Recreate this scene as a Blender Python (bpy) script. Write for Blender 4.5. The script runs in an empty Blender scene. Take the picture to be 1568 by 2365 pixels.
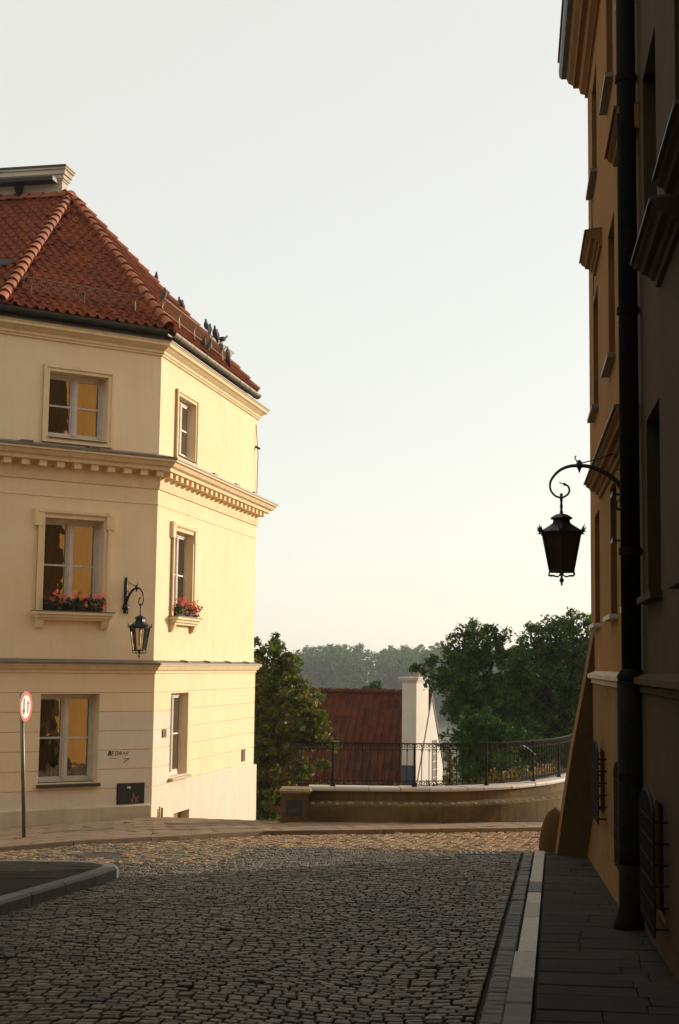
import bpy, math, random
import numpy as np
from mathutils import Vector

C = bpy.context.scene.collection
R = math.radians
random.seed(11)
rng = np.random.default_rng(7)

# ------------------------------------------------------------------ camera geometry (50 mm lens, portrait film frame)
PITCH, ROLL = R(6.16), R(0.71)
cp, sp, cr, sr = math.cos(PITCH), math.sin(PITCH), math.cos(ROLL), math.sin(ROLL)
FWD = Vector((0, cp, sp))
RIGHT = Vector((cr, -sp * sr, cp * sr))
UP = Vector((-sr, -sp * cr, cp * cr))


def ray(x, y):                      # direction of a photo point, used to measure real positions on known planes
    return FWD + RIGHT * ((x - 784) / 3285) + UP * ((1182.5 - y) / 3285)


def at_depth(x, y, Y):
    d = ray(x, y)
    return d * (Y / d.y)


def hv(deg):
    return Vector((math.sin(R(deg)), math.cos(R(deg)), 0))


class Plane:
    """vertical wall plane: s along the wall, z up, o outwards"""
    def __init__(self, p, heading, side=1):
        self.p = Vector((p[0], p[1], 0)); self.d = hv(heading); self.n = hv(heading + 90 * side)

    def at(self, s, z, o=0.0):
        return self.p + self.d * s + self.n * o + Vector((0, 0, z))


# ------------------------------------------------------------------ mesh collecting
class MB:
    def __init__(self):
        self.v, self.f, self.m = [], [], []

    def face(self, pts, m=0):
        i = len(self.v); self.v += [tuple(p) for p in pts]
        self.f.append(tuple(range(i, i + len(pts)))); self.m.append(m)

    def add(self, vs, fs, m=0):
        i = len(self.v); self.v += [tuple(p) for p in vs]
        for f in fs:
            self.f.append(tuple(k + i for k in f)); self.m.append(m)

    def hexa(self, p, m=0):         # p: 4 bottom, 4 top
        self.add(p, [(3, 2, 1, 0), (4, 5, 6, 7), (0, 1, 5, 4), (1, 2, 6, 5), (2, 3, 7, 6), (3, 0, 4, 7)], m)

    def box(self, x0, x1, y0, y1, z0, z1, m=0):
        self.hexa([Vector(q) for q in ((x0, y0, z0), (x1, y0, z0), (x1, y1, z0), (x0, y1, z0), (x0, y0, z1), (x1, y0, z1), (x1, y1, z1), (x0, y1, z1))], m)

    def pbox(self, pl, s0, s1, z0, z1, o0, o1, m=0, taper=0):
        self.hexa([pl.at(s0, z0, o0), pl.at(s1, z0, o0), pl.at(s1, z0, o1 - taper), pl.at(s0, z0, o1 - taper),
                   pl.at(s0, z1, o0), pl.at(s1, z1, o0), pl.at(s1, z1, o1), pl.at(s0, z1, o1)], m)

    def tube(self, pts, rad, n=8, cap=True, m=0):
        pts = [Vector(p) for p in pts]
        if not hasattr(rad, '__len__'):
            rad = [rad] * len(pts)
        rings = []
        prev = None
        for i, p in enumerate(pts):
            t = (pts[min(i + 1, len(pts) - 1)] - pts[max(i - 1, 0)]).normalized()
            if prev is None:
                a = Vector((0, 0, 1)) if abs(t.z) < .9 else Vector((1, 0, 0))
                u = t.cross(a).normalized()
            else:
                u = (prev - t * prev.dot(t)).normalized()
            prev = u
            w = t.cross(u)
            rings.append([p + (u * math.cos(2 * math.pi * k / n) + w * math.sin(2 * math.pi * k / n)) * rad[i] for k in range(n)])
        vs = [q for r in rings for q in r]
        fs = []
        for i in range(len(pts) - 1):
            for k in range(n):
                fs.append((i * n + k, i * n + (k + 1) % n, (i + 1) * n + (k + 1) % n, (i + 1) * n + k))
        if cap:
            fs.append(tuple(reversed(range(n)))); fs.append(tuple((len(pts) - 1) * n + k for k in range(n)))
        self.add(vs, fs, m)

    def lathe(self, c, prof, n=12, m=0, rot=0.0):   # prof: list of (radius, z)
        c = Vector(c)
        vs, fs = [], []
        for r, z in prof:
            for k in range(n):
                a = 2 * math.pi * k / n + rot
                vs.append(c + Vector((r * math.cos(a), r * math.sin(a), z)))
        for i in range(len(prof) - 1):
            for k in range(n):
                fs.append((i * n + k, i * n + (k + 1) % n, (i + 1) * n + (k + 1) % n, (i + 1) * n + k))
        fs.append(tuple(reversed(range(n)))); fs.append(tuple((len(prof) - 1) * n + k for k in range(n)))
        self.add(vs, fs, m)

    def build(self, name, mat, parent=None, smooth=False):
        off = Vector((0, 0, 0))
        q = parent
        while q is not None:
            off = off + q.location; q = q.parent
        me = bpy.data.meshes.new(name)
        o3 = tuple(off)
        me.from_pydata([(v[0] - o3[0], v[1] - o3[1], v[2] - o3[2]) for v in self.v], [], self.f)
        for mt in (mat if isinstance(mat, (list, tuple)) else [mat]):
            me.materials.append(mt)
        if any(self.m):
            me.polygons.foreach_set('material_index', self.m)
        if smooth:
            me.polygons.foreach_set('use_smooth', [True] * len(me.polygons))
        me.update()
        o = bpy.data.objects.new(name, me); C.objects.link(o)
        if parent is not None:
            o.parent = parent
        return o


def tag(o, label=None, cat=None, group=None, kind=None):
    if label: o['label'] = label
    if cat: o['category'] = cat
    if group: o['group'] = group
    if kind: o['kind'] = kind
    return o


def thing(name, loc, label, cat, group=None):
    o = bpy.data.objects.new(name, None); C.objects.link(o); o.location = Vector(loc)
    o.empty_display_size = .2
    return tag(o, label, cat, group)


def smooth_path(pts, k=6):
    pts = [Vector(p) for p in pts]
    out = []
    for i in range(len(pts) - 1):
        p0, p1, p2, p3 = pts[max(i - 1, 0)], pts[i], pts[i + 1], pts[min(i + 2, len(pts) - 1)]
        for j in range(k):
            t = j / k
            out.append(.5 * (2 * p1 + (p2 - p0) * t + (2 * p0 - 5 * p1 + 4 * p2 - p3) * t * t + (3 * p1 - p0 - 3 * p2 + p3) * t ** 3))
    out.append(pts[-1])
    return out


def offset_path(path, o):           # path: plan points travelled with the outside on the right hand
    out = []
    n = len(path)
    for i, p in enumerate(path):
        d1 = (path[i] - path[i - 1]).normalized() if i > 0 else None
        d2 = (path[i + 1] - path[i]).normalized() if i < n - 1 else None
        n1 = Vector((d1.y, -d1.x, 0)) if d1 else None
        n2 = Vector((d2.y, -d2.x, 0)) if d2 else None
        if n1 is None: nn = n2
        elif n2 is None: nn = n1
        else:
            nn = (n1 + n2).normalized(); nn = nn / max(nn.dot(n1), .2)
        out.append(p + nn * o)
    return out


def sweep(mb, path, prof, m=0, caps=True):   # prof: (o, z) list
    rows = [[q + Vector((0, 0, z)) for q in offset_path(path, o)] for o, z in prof]
    n = len(path)
    vs = [q for r in rows for q in r]
    fs = []
    for i in range(len(prof) - 1):
        for k in range(n - 1):
            fs.append((i * n + k, i * n + k + 1, (i + 1) * n + k + 1, (i + 1) * n + k))
    if caps:
        fs.append(tuple(i * n for i in range(len(prof))))
        fs.append(tuple(reversed([i * n + n - 1 for i in range(len(prof))])))
    mb.add(vs, fs, m)


# ------------------------------------------------------------------ materials
def M(name, col, rough=.85, col2=None, scale=3., bump=0., bscale=40., island=0., metal=0., trans=None, spec=.5, stretch=None, lo=.35, hi=.65, col3=None, s3=.6, streak=None):
    mt = bpy.data.materials.new(name); mt.use_nodes = True
    nt = mt.node_tree; N, L = nt.nodes, nt.links
    b = N['Principled BSDF']; b.inputs['Roughness'].default_value = rough; b.inputs['Metallic'].default_value = metal
    b.inputs['Specular IOR Level'].default_value = spec
    tc = N.new('ShaderNodeTexCoord')
    src = tc.outputs['Object']
    if stretch:
        mp = N.new('ShaderNodeMapping'); mp.inputs['Scale'].default_value = stretch
        L.new(src, mp.inputs['Vector']); src = mp.outputs['Vector']
    c4 = (*col, 1)
    last = None
    if col2 is not None:
        nz = N.new('ShaderNodeTexNoise'); nz.inputs['Scale'].default_value = scale; nz.inputs['Detail'].default_value = 6; nz.inputs['Roughness'].default_value = .65
        L.new(src, nz.inputs['Vector'])
        rp = N.new('ShaderNodeValToRGB'); rp.color_ramp.elements[0].position = lo; rp.color_ramp.elements[1].position = hi
        rp.color_ramp.elements[0].color = c4; rp.color_ramp.elements[1].color = (*col2, 1)
        L.new(nz.outputs['Fac'], rp.inputs['Fac']); last = rp.outputs['Color']
    if col3 is not None:            # a second, broader wear layer
        nz = N.new('ShaderNodeTexNoise'); nz.inputs['Scale'].default_value = s3; nz.inputs['Detail'].default_value = 8; nz.inputs['Roughness'].default_value = .7
        L.new(src, nz.inputs['Vector'])
        rp = N.new('ShaderNodeValToRGB'); rp.color_ramp.elements[0].position = .5; rp.color_ramp.elements[1].position = .72
        rp.color_ramp.elements[0].color = (0, 0, 0, 1); rp.color_ramp.elements[1].color = (.8, .8, .8, 1)
        L.new(nz.outputs['Fac'], rp.inputs['Fac'])
        mx = N.new('ShaderNodeMixRGB'); L.new(rp.outputs['Color'], mx.inputs['Fac'])
        if last is not None: L.new(last, mx.inputs['Color1'])
        else: mx.inputs['Color1'].default_value = c4
        mx.inputs['Color2'].default_value = (*col3, 1); last = mx.outputs['Color']
    if streak is not None:          # rain streaks and run-off marks
        mp2 = N.new('ShaderNodeMapping'); mp2.inputs['Scale'].default_value = (4.5, 4.5, .28); L.new(tc.outputs['Object'], mp2.inputs['Vector'])
        nz = N.new('ShaderNodeTexNoise'); nz.inputs['Scale'].default_value = 1.3; nz.inputs['Detail'].default_value = 7; nz.inputs['Roughness'].default_value = .7
        L.new(mp2.outputs['Vector'], nz.inputs['Vector'])
        rp = N.new('ShaderNodeValToRGB'); rp.color_ramp.elements[0].position = .52; rp.color_ramp.elements[1].position = .78
        rp.color_ramp.elements[0].color = (0, 0, 0, 1); rp.color_ramp.elements[1].color = (streak[1],) * 3 + (1,)
        L.new(nz.outputs['Fac'], rp.inputs['Fac'])
        mx = N.new('ShaderNodeMixRGB'); L.new(rp.outputs['Color'], mx.inputs['Fac'])
        if last is not None: L.new(last, mx.inputs['Color1'])
        else: mx.inputs['Color1'].default_value = c4
        mx.inputs['Color2'].default_value = (*streak[0], 1); last = mx.outputs['Color']
    if island:
        g = N.new('ShaderNodeNewGeometry')
        mr = N.new('ShaderNodeMapRange'); mr.inputs['To Min'].default_value = 1 - island; mr.inputs['To Max'].default_value = 1 + island
        L.new(g.outputs['Random Per Island'], mr.inputs['Value'])
        mx = N.new('ShaderNodeMixRGB'); mx.blend_type = 'MULTIPLY'; mx.inputs['Fac'].default_value = 1
        if last is not None: L.new(last, mx.inputs['Color1'])
        else: mx.inputs['Color1'].default_value = c4
        L.new(mr.outputs['Result'], mx.inputs['Color2']); last = mx.outputs['Color']
    if last is not None: L.new(last, b.inputs['Base Color'])
    else: b.inputs['Base Color'].default_value = c4
    if bump:
        nz = N.new('ShaderNodeTexNoise'); nz.inputs['Scale'].default_value = bscale; nz.inputs['Detail'].default_value = 5
        L.new(src, nz.inputs['Vector'])
        bp = N.new('ShaderNodeBump'); bp.inputs['Strength'].default_value = bump; bp.inputs['Distance'].default_value = .02
        L.new(nz.outputs['Fac'], bp.inputs['Height']); L.new(bp.outputs['Normal'], b.inputs['Normal'])
    if trans is not None:
        out = N['Material Output']
        tr = N.new('ShaderNodeBsdfTranslucent')
        if last is not None:
            mx = N.new('ShaderNodeMixRGB'); mx.blend_type = 'MULTIPLY'; mx.inputs['Fac'].default_value = 1
            L.new(last, mx.inputs['Color1']); mx.inputs['Color2'].default_value = (1.5, 1.6, .7, 1); L.new(mx.outputs['Color'], tr.inputs['Color'])
        else:
            tr.inputs['Color'].default_value = c4
        ms = N.new('ShaderNodeMixShader'); ms.inputs['Fac'].default_value = trans
        L.new(b.outputs['BSDF'], ms.inputs[1]); L.new(tr.outputs['BSDF'], ms.inputs[2]); L.new(ms.outputs['Shader'], out.inputs['Surface'])
    return mt


def glass(name, tint, refl, rough=.015):
    mt = bpy.data.materials.new(name); mt.use_nodes = True
    nt = mt.node_tree; N, L = nt.nodes, nt.links
    N.remove(N['Principled BSDF'])
    t = N.new('ShaderNodeBsdfTransparent'); t.inputs['Color'].default_value = (*tint, 1)
    g = N.new('ShaderNodeBsdfGlossy'); g.inputs['Roughness'].default_value = rough
    nz = N.new('ShaderNodeTexNoise'); nz.inputs['Scale'].default_value = 1.6
    tc = N.new('ShaderNodeTexCoord'); L.new(tc.outputs['Object'], nz.inputs['Vector'])
    bp = N.new('ShaderNodeBump'); bp.inputs['Strength'].default_value = .22; bp.inputs['Distance'].default_value = .05
    L.new(nz.outputs['Fac'], bp.inputs['Height']); L.new(bp.outputs['Normal'], g.inputs['Normal'])
    fr = N.new('ShaderNodeFresnel'); fr.inputs['IOR'].default_value = refl
    ms = N.new('ShaderNodeMixShader')
    L.new(fr.outputs['Fac'], ms.inputs['Fac']); L.new(t.outputs['BSDF'], ms.inputs[1]); L.new(g.outputs['BSDF'], ms.inputs[2])
    L.new(ms.outputs['Shader'], N['Material Output'].inputs['Surface'])
    return mt


cream = M('cream_plaster', (.86, .69, .45), .9, (.82, .65, .41), 1.4, .25, 120, col3=(.82, .62, .37), s3=.35, spec=.2, streak=((.62, .48, .30), .4))
cream_trim = M('cream_trim', (.84, .665, .42), .85, (.76, .59, .36), 2.5, .15, 90, spec=.2, streak=((.45, .34, .2), .6))
patch = M('repainted_plaster', (.77, .655, .52), .9, (.71, .60, .47), 1.2, .2, 120, spec=.2, streak=((.5, .42, .31), .6))
groove_m = M('groove_plaster', (.70, .55, .33), .9, (.6, .46, .27), 3, spec=.2)
plinth_m = M('plinth_plaster', (.62, .53, .38), .9, (.5, .42, .28), 1.2, .3, 60, col3=(.36, .30, .19), s3=1.1, streak=((.2, .17, .1), .7))
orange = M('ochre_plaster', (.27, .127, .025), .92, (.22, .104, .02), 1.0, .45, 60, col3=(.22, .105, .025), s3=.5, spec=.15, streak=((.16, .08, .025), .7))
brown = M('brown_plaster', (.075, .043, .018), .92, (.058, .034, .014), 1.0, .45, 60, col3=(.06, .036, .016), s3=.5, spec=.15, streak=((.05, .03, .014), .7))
recess_m = M('brown_recess', (.15, .075, .02), .9, (.11, .055, .016), 2, spec=.15)  # window reveals, darker than the wall face
recess_dark = M('dark_brown_recess', (.05, .03, .013), .9, (.035, .022, .01), 2, spec=.15)
brown_trim = M('brown_trim', (.06, .034, .014), .9, (.042, .024, .01), 1.6, .2, 60, spec=.15, streak=((.04, .025, .012), .7))
orange_trim = M('ochre_trim', (.25, .12, .03), .9, (.18, .088, .022), 1.6, .2, 60, spec=.15)
orange_low = M('ochre_base_plaster', (.20, .098, .02), .95, (.12, .06, .015), .9, .5, 30, col3=(.17, .10, .05), s3=.8, spec=.15)
buttress_m = M('buttress_plaster', (.10, .055, .015), .95, (.065, .036, .011), .8, .5, 25, col3=(.05, .032, .015), s3=.9, spec=.15)
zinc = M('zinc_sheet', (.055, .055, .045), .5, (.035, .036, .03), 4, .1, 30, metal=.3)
zinc_sun = M('zinc_sunlit', (.20, .17, .10), .5, (.13, .11, .07), 5, .1, 20, metal=.2)  # lit copy of the zinc, sunlight on the gutter put into the colour
flash = M('sheet_flashing', (.16, .13, .09), .55, (.10, .085, .06), 6, .1, 30, metal=.2)
iron = M('black_iron', (.012, .014, .013), .45, (.025, .022, .018), 20, .2, 80, metal=.4)
grille_m = M('dull_iron', (.010, .011, .010), .85, (.02, .017, .013), 20, .2, 80, spec=.15)
pipe_m = M('painted_downpipe', (.005, .007, .005), .9, (.014, .010, .007), 5, .2, 40, spec=.1)
tile_m = M('clay_pantile', (.15, .034, .010), .8, (.205, .049, .013), 1.3, .2, 60, island=.16, col3=(.10, .032, .014), s3=1.1, spec=.15, lo=.4, hi=.62)
hip_m = M('clay_hip_tile', (.36, .115, .042), .8, (.28, .08, .03), 5, .2, 50, island=.2)
tile2_m = M('old_clay_pantile', (.11, .030, .011), .85, (.075, .022, .009), 1.2, .2, 60, island=.25, spec=.15, col3=(.05, .022, .012))
frame_m = M('window_frame_paint', (.62, .56, .50), .5, (.52, .47, .42), 6)
frame_dark = M('brown_window_frame', (.10, .065, .04), .6, (.07, .045, .03), 6)
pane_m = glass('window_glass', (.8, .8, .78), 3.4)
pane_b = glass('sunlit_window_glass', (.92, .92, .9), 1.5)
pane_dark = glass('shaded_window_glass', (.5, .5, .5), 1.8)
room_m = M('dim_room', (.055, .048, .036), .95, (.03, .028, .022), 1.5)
curtain_m = M('curtain_cloth', (.24, .20, .12), .95, (.17, .145, .09), 3, stretch=(8, 8, .4))
blind_m = M('pale_blind', (.50, .43, .26), .95, (.42, .36, .21), 3, stretch=(12, 12, .4))
lamp_glass = glass('lantern_glass', (.92, .86, .72), 1.5, .1)
lamp_glass_dark = M('amber_lantern_glass', (.035, .02, .012), .3, (.02, .013, .009), 4)
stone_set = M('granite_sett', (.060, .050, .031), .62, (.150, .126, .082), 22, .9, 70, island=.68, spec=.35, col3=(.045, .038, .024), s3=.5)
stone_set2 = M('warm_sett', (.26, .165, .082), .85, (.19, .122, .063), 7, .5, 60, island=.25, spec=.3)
joint_m = M('joint_soil', (.010, .010, .007), .95, (.04, .036, .024), 3, .4, 40)
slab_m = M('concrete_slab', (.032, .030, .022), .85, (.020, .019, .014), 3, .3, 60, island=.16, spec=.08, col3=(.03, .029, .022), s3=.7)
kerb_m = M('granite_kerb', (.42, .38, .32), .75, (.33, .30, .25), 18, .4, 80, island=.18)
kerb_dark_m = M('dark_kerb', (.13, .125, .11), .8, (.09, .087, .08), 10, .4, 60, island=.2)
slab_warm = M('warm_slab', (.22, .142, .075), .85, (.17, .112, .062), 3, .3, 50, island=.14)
earth_m = M('earth', (.06, .055, .03), .95, (.035, .045, .018), .3, .5, 4)
terr_m = M('terrace_plaster', (.15, .105, .043), .92, (.095, .066, .029), 1.5, .5, 40, col3=(.05, .038, .018), s3=1.4, spec=.15, streak=((.04, .03, .015), .85))
cope_m = M('pale_coping', (.50, .46, .40), .7, (.5, .46, .4), 5, .3, 60)
rough_stone = M('rough_stone', (.36, .27, .16), .95, (.2, .15, .09), 14, 1.0, 30)
white_wall = M('white_render', (.74, .68, .60), .9, (.68, .62, .54), 1.2, .2, 60)
chim_m = M('chimney_render', (.60, .52, .40), .9, (.50, .42, .31), 1.5, .3, 50, col3=(.36, .30, .22), s3=1.3)
bark = M('bark', (.05, .036, .022), .95, (.03, .022, .014), 6, .8, 20)
leaf_a = M('maple_leaf', (.05, .085, .014), .5, (.11, .115, .018), 1.3, island=.5, trans=.45, col3=(.15, .06, .018), s3=1.2, spec=.35)
leaf_b = M('dark_leaf', (.030, .078, .014), .6, (.065, .112, .018), .9, island=.45, trans=.35, spec=.15)
leaf_c = M('bright_leaf', (.020, .050, .008), .6, (.045, .085, .012), 1.1, island=.45, trans=.4, spec=.15, lo=.45, hi=.7)
leaf_d = M('far_leaf', (.05, .105, .025), .9, (.095, .14, .035), .05, island=.4, trans=.25)
weed_m = M('dry_weed', (.10, .095, .03), .8, (.17, .11, .05), 2, island=.5, trans=.4)
petal_m = M('pink_petal', (.70, .10, .11), .6, (.78, .22, .20), 8, island=.25, trans=.3)
ger_leaf = M('geranium_leaf', (.03, .055, .018), .6, (.05, .08, .02), 6, island=.4, trans=.3)
pigeon_m = M('pigeon_feather', (.022, .021, .022), .7, (.045, .04, .04), 14, island=0)
red_m = M('sign_red', (.62, .045, .022), .45, (.55, .04, .02), 5)
white_m = M('sign_white', (.80, .77, .72), .45, (.74, .71, .66), 5)
black_m = M('sign_black', (.02, .02, .02), .5)
pole_m = M('galvanised_post', (.20, .18, .13), .5, (.15, .135, .10), 8, .1, 40, metal=.4)
ink = M('marker_ink', (.02, .017, .015), .8)
meter_m = M('dark_metal_door', (.016, .018, .018), .55, (.028, .028, .026), 5)
scrib = M('scribble_paint', (.30, .13, .12), .8)
sticker = M('sticker_paper', (.6, .58, .55), .8)
vent_m = M('rusty_vent', (.16, .085, .045), .8, (.09, .05, .03), 30)
blue_m = M('blue_grey_render', (.075, .10, .12), .9, (.06, .08, .095), 3)
pot_m = M('chimney_pot_metal', (.30, .24, .17), .6, (.2, .16, .11), 8)

# ------------------------------------------------------------------ ground levels (eye level is z = 0)


def gz(x, y):
    z = -1.6 - .048 * min(y, 40.)
    if x < -3.6:
        z -= .06 * min(1.0, max(0., (y - 15) / 6)) * (-3.6 - x)
    return z


def clip_poly(poly, cl):            # Sutherland-Hodgman, cl convex counter-clockwise
    out = poly
    for i in range(len(cl)):
        a, b = cl[i], cl[(i + 1) % len(cl)]
        inp, out = out, []
        if not inp: return []
        def side(p): return (b[0] - a[0]) * (p[1] - a[1]) - (b[1] - a[1]) * (p[0] - a[0])
        for j in range(len(inp)):
            p, q = inp[j], inp[(j + 1) % len(inp)]
            sp_, sq = side(p), side(q)
            if sp_ >= 0: out.append(p)
            if (sp_ >= 0) != (sq >= 0):
                t = sp_ / (sp_ - sq); out.append((p[0] + (q[0] - p[0]) * t, p[1] + (q[1] - p[1]) * t))
    return out


def area(p):
    return .5 * sum(p[i][0] * p[(i + 1) % len(p)][1] - p[(i + 1) % len(p)][0] * p[i][1] for i in range(len(p)))


def stone(mb, poly, h, bev, zf=gz, tilt=0., drop=.07, m=0):
    """one paving stone: a bevelled block whose top follows the ground"""
    n = len(poly)
    cx = sum(p[0] for p in poly) / n; cy = sum(p[1] for p in poly) / n
    tx, ty = random.gauss(0, tilt), random.gauss(0, tilt)
    def z(p): return zf(p[0], p[1]) + tx * (p[0] - cx) + ty * (p[1] - cy)
    vs = [(p[0], p[1], zf(p[0], p[1]) - drop) for p in poly]
    vs += [(p[0], p[1], z(p) + h - bev) for p in poly]
    for p in poly:
        dx, dy = cx - p[0], cy - p[1]; l = math.hypot(dx, dy) + 1e-6; k = min(bev * 1.5 / l, .45)
        q = (p[0] + dx * k, p[1] + dy * k); vs.append((q[0], q[1], z(q) + h))
    fs = [tuple(range(2 * n, 3 * n))]
    for i in range(n):
        j = (i + 1) % n
        fs.append((i, j, n + j, n + i)); fs.append((n + i, n + j, 2 * n + j, 2 * n + i))
    mb.add(vs, fs, m)


# ------------------------------------------------------------------ street surfaces
AX = hv(8.6); AXR = Vector((AX.y, -AX.x, 0))        # along / across the street


def street(a, l):                                   # street frame -> plan
    p = AX * l + AXR * a
    return (p.x, p.y)


# terrain under everything, falling to the river plain behind
mb = MB()
ys = [-400, -60, -20, 0, 10, 20, 26.2, 27.5, 30, 36, 44, 56, 80, 120, 200, 400, 700, 1400]


def tz(x, y):
    street_z = -1.6 - .048 * max(min(y, 27), -60) - .40
    if y <= 26.2: return street_z
    pts = [(26.2, -3.3), (27.5, -4.6), (30, -5.6), (36, -7.0), (44, -8.2), (56, -9.6), (80, -12.5), (120, -15.5), (200, -17), (2000, -17)]
    for (a, za), (b, zb) in zip(pts, pts[1:]):
        if y <= b: return za + (zb - za) * (y - a) / (b - a)
    return -17


xs = [-1300, -500, -200, -80, -40, -20, -10, -5, 0, 5, 10, 20, 40, 80, 200, 500, 1300]
for i in range(len(ys) - 1):
    for j in range(len(xs) - 1):
        mb.face([(x, y, tz(x, y)) for x, y in ((xs[j], ys[i]), (xs[j + 1], ys[i]), (xs[j + 1], ys[i + 1]), (xs[j], ys[i + 1]))])
tag(mb.build('terrain', earth_m), kind='structure')

# bed of the street (the dark joints between the setts)
EDGE = [(-16., 25.2), (-8., 25.2), (-3.55, 27.02), (-2.97, 26.5), (-.98, 26.02), (-.42, 26.1), (4.0, 30.6), (12, 31.5)]
mb = MB()


def edge_y(x):
    for (a, ya), (b, yb) in zip(EDGE, EDGE[1:]):
        if x <= b: return ya + (yb - ya) * (x - a) / (b - a)
    return EDGE[-1][1]


gx = sorted(set([-16 + .8 * i for i in range(36)] + [e[0] for e in EDGE]))
gy = [-12, -6, 0, 4, 8, 12, 15, 18, 21, 23]
for i in range(len(gx) - 1):
    x0, x1 = gx[i], gx[i + 1]
    rows = gy + [None]
    for k in range(len(rows) - 1):
        ya0, ya1 = gy[k], gy[k]
        yb0, yb1 = (rows[k + 1],) * 2 if rows[k + 1] is not None else (edge_y(x0), edge_y(x1))
        mb.face([(x0, ya0, gz(x0, ya0) - .048), (x1, ya1, gz(x1, ya1) - .048), (x1, yb1, gz(x1, yb1) - .048), (x0, yb0, gz(x0, yb0) - .048)])
    a, b = edge_y(x0), edge_y(x1)
    mb.face([(x0, a, gz(x0, a) - .022), (x1, b, gz(x1, b) - .022), (x1, b, -6.), (x0, a, -6.)])
tag(mb.build('street_bed', joint_m), kind='structure')

# near roadway: small granite setts in wavy courses
GUT = 0.0                            # setts run to the gutter band, a (across) about -.5 .. -.43


def gut_a(l): return -.42 + .0 * l


mb = MB()
l = 7.2
course = 0
KERB_L = [(-3.95, 6.5), (-2.95, 12.6), (-2.33, 16.3)]
while l < 20.45:
    hgt = min(.10, max(.076, random.gauss(.088, .004)))
    a = -7.6 + (.052 if course % 2 else 0) + random.uniform(-.008, .008)
    amax = -.455
    while a < amax:
        wd = min(.14, max(.08, random.gauss(.108, .009)))
        a1 = min(a + wd, amax)
        if amax - a1 < .05: a1 = amax

        def wave(aa, ll):
            return .15 * math.sin(1.15 * aa + .55 * ll) + .05 * math.sin(2.4 * aa - .8 * ll + 1.)

        def P(aa, ll):
            k = min(1., max(0., (amax - aa) / .5)) * min(1, max(0, (20.5 - ll) / .8))
            return street(aa + .05 * math.sin(1.3 * ll + aa) * k, ll + wave(aa, ll) * k)
        j = [random.uniform(.0055, .0105) for _ in range(4)]
        j[1] += .003; j[3] += .003
        pl = [P(a + j[0], l + j[1]), P(a1 - j[2], l + j[1] + random.gauss(0, .002)), P(a1 - j[2], l + hgt - j[3] + random.gauss(0, .003)), P(a + j[0], l + hgt - j[3])]
        c0 = pl[0]
        if c0[0] > -6.5 - 0 and not (c0[1] < 16 and c0[0] < -3.0 - (16 - c0[1]) * .17) and random.random() > .004:
            stone(mb, pl, random.uniform(-.006, .005), .0055, tilt=.016)
        a = a1
    l += hgt
    course += 1
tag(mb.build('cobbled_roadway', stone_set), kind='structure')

# crossing street in the sun: bigger setts, courses running away from the camera
KERB_FAR = [(-16., 20.5), (-8.5, 18.6), (-4.75, 19.9), (-2.75, 21.65), (-1.15, 23.25), (3.75, 25.1), (7.5, 26.8), (12, 28.5)]


def kerb_y(x):
    for (a, ya), (b, yb) in zip(KERB_FAR, KERB_FAR[1:]):
        if x <= b: return ya + (yb - ya) * (x - a) / (b - a)
    return 28


mb = MB()
ACR = hv(14.); ACRR = Vector((ACR.y, -ACR.x, 0))
a = -15.
while a < 8.:
    wd = random.uniform(.125, .15)
    l = 14. + random.uniform(0, .2)
    while l < 30:
        ln = random.uniform(.12, .20)
        def P2(aa, ll):
            p = ACR * ll + ACRR * (aa + .05 * math.sin(ll * .7 + aa * .3)); return (p.x, p.y)
        pl = [P2(a + .008, l + .008), P2(a + wd - .008, l + .008), P2(a + wd - .008, l + ln - .008), P2(a + .008, l + ln - .008)]
        cx = sum(p[0] for p in pl) / 4; cy = sum(p[1] for p in pl) / 4
        q = Vector((cx, cy, 0)); al, aa = q.dot(AX), q.dot(AXR)
        near = 20.47 if aa > -4.2 else 17.3 + .0 * aa
        ok = al > near + .08 and cy < kerb_y(cx) - .09 and -9.5 < cx < 7 and not (cx > 3.45 and cy < 20.45)
        if aa <= -4.2 and aa > -7.7 and al < 20.4 and False: ok = False
        if ok:
            stone(mb, pl, random.uniform(-.008, .010), .014, tilt=.035)
        l += ln
    a += wd
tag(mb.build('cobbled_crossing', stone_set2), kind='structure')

# grass in the joints of the crossing
mb = MB()
for k in range(420):
    t = random.random()
    x = random.choice([random.uniform(.2, 3.2), random.uniform(-2.5, 2.5), random.gauss(1.9, .35), random.uniform(-4, -1)])
    al = random.gauss(20.75, .25) if random.random() < .7 else kerb_y(x) - random.uniform(.05, .14)
    y = (Vector((x, al, 0)).y) - (.15 * x if al < 22 else 0)
    if al < 22: y = (20.62 + abs(random.gauss(0, .3)) - .151 * x)
    z = gz(x, y) - .02
    for q in range(3):
        an = random.uniform(0, 6.28); h = random.uniform(.02, .055); w = .006
        dx, dy = math.cos(an), math.sin(an)
        mb.face([(x - dy * w, y + dx * w, z), (x + dy * w, y - dx * w, z), (x + dx * h * .5, y + dy * h * .5, z + h)])
tag(mb.build('joint_grass', weed_m), 'short grass growing between the sunlit cobbles', 'grass', kind='stuff')

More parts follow.
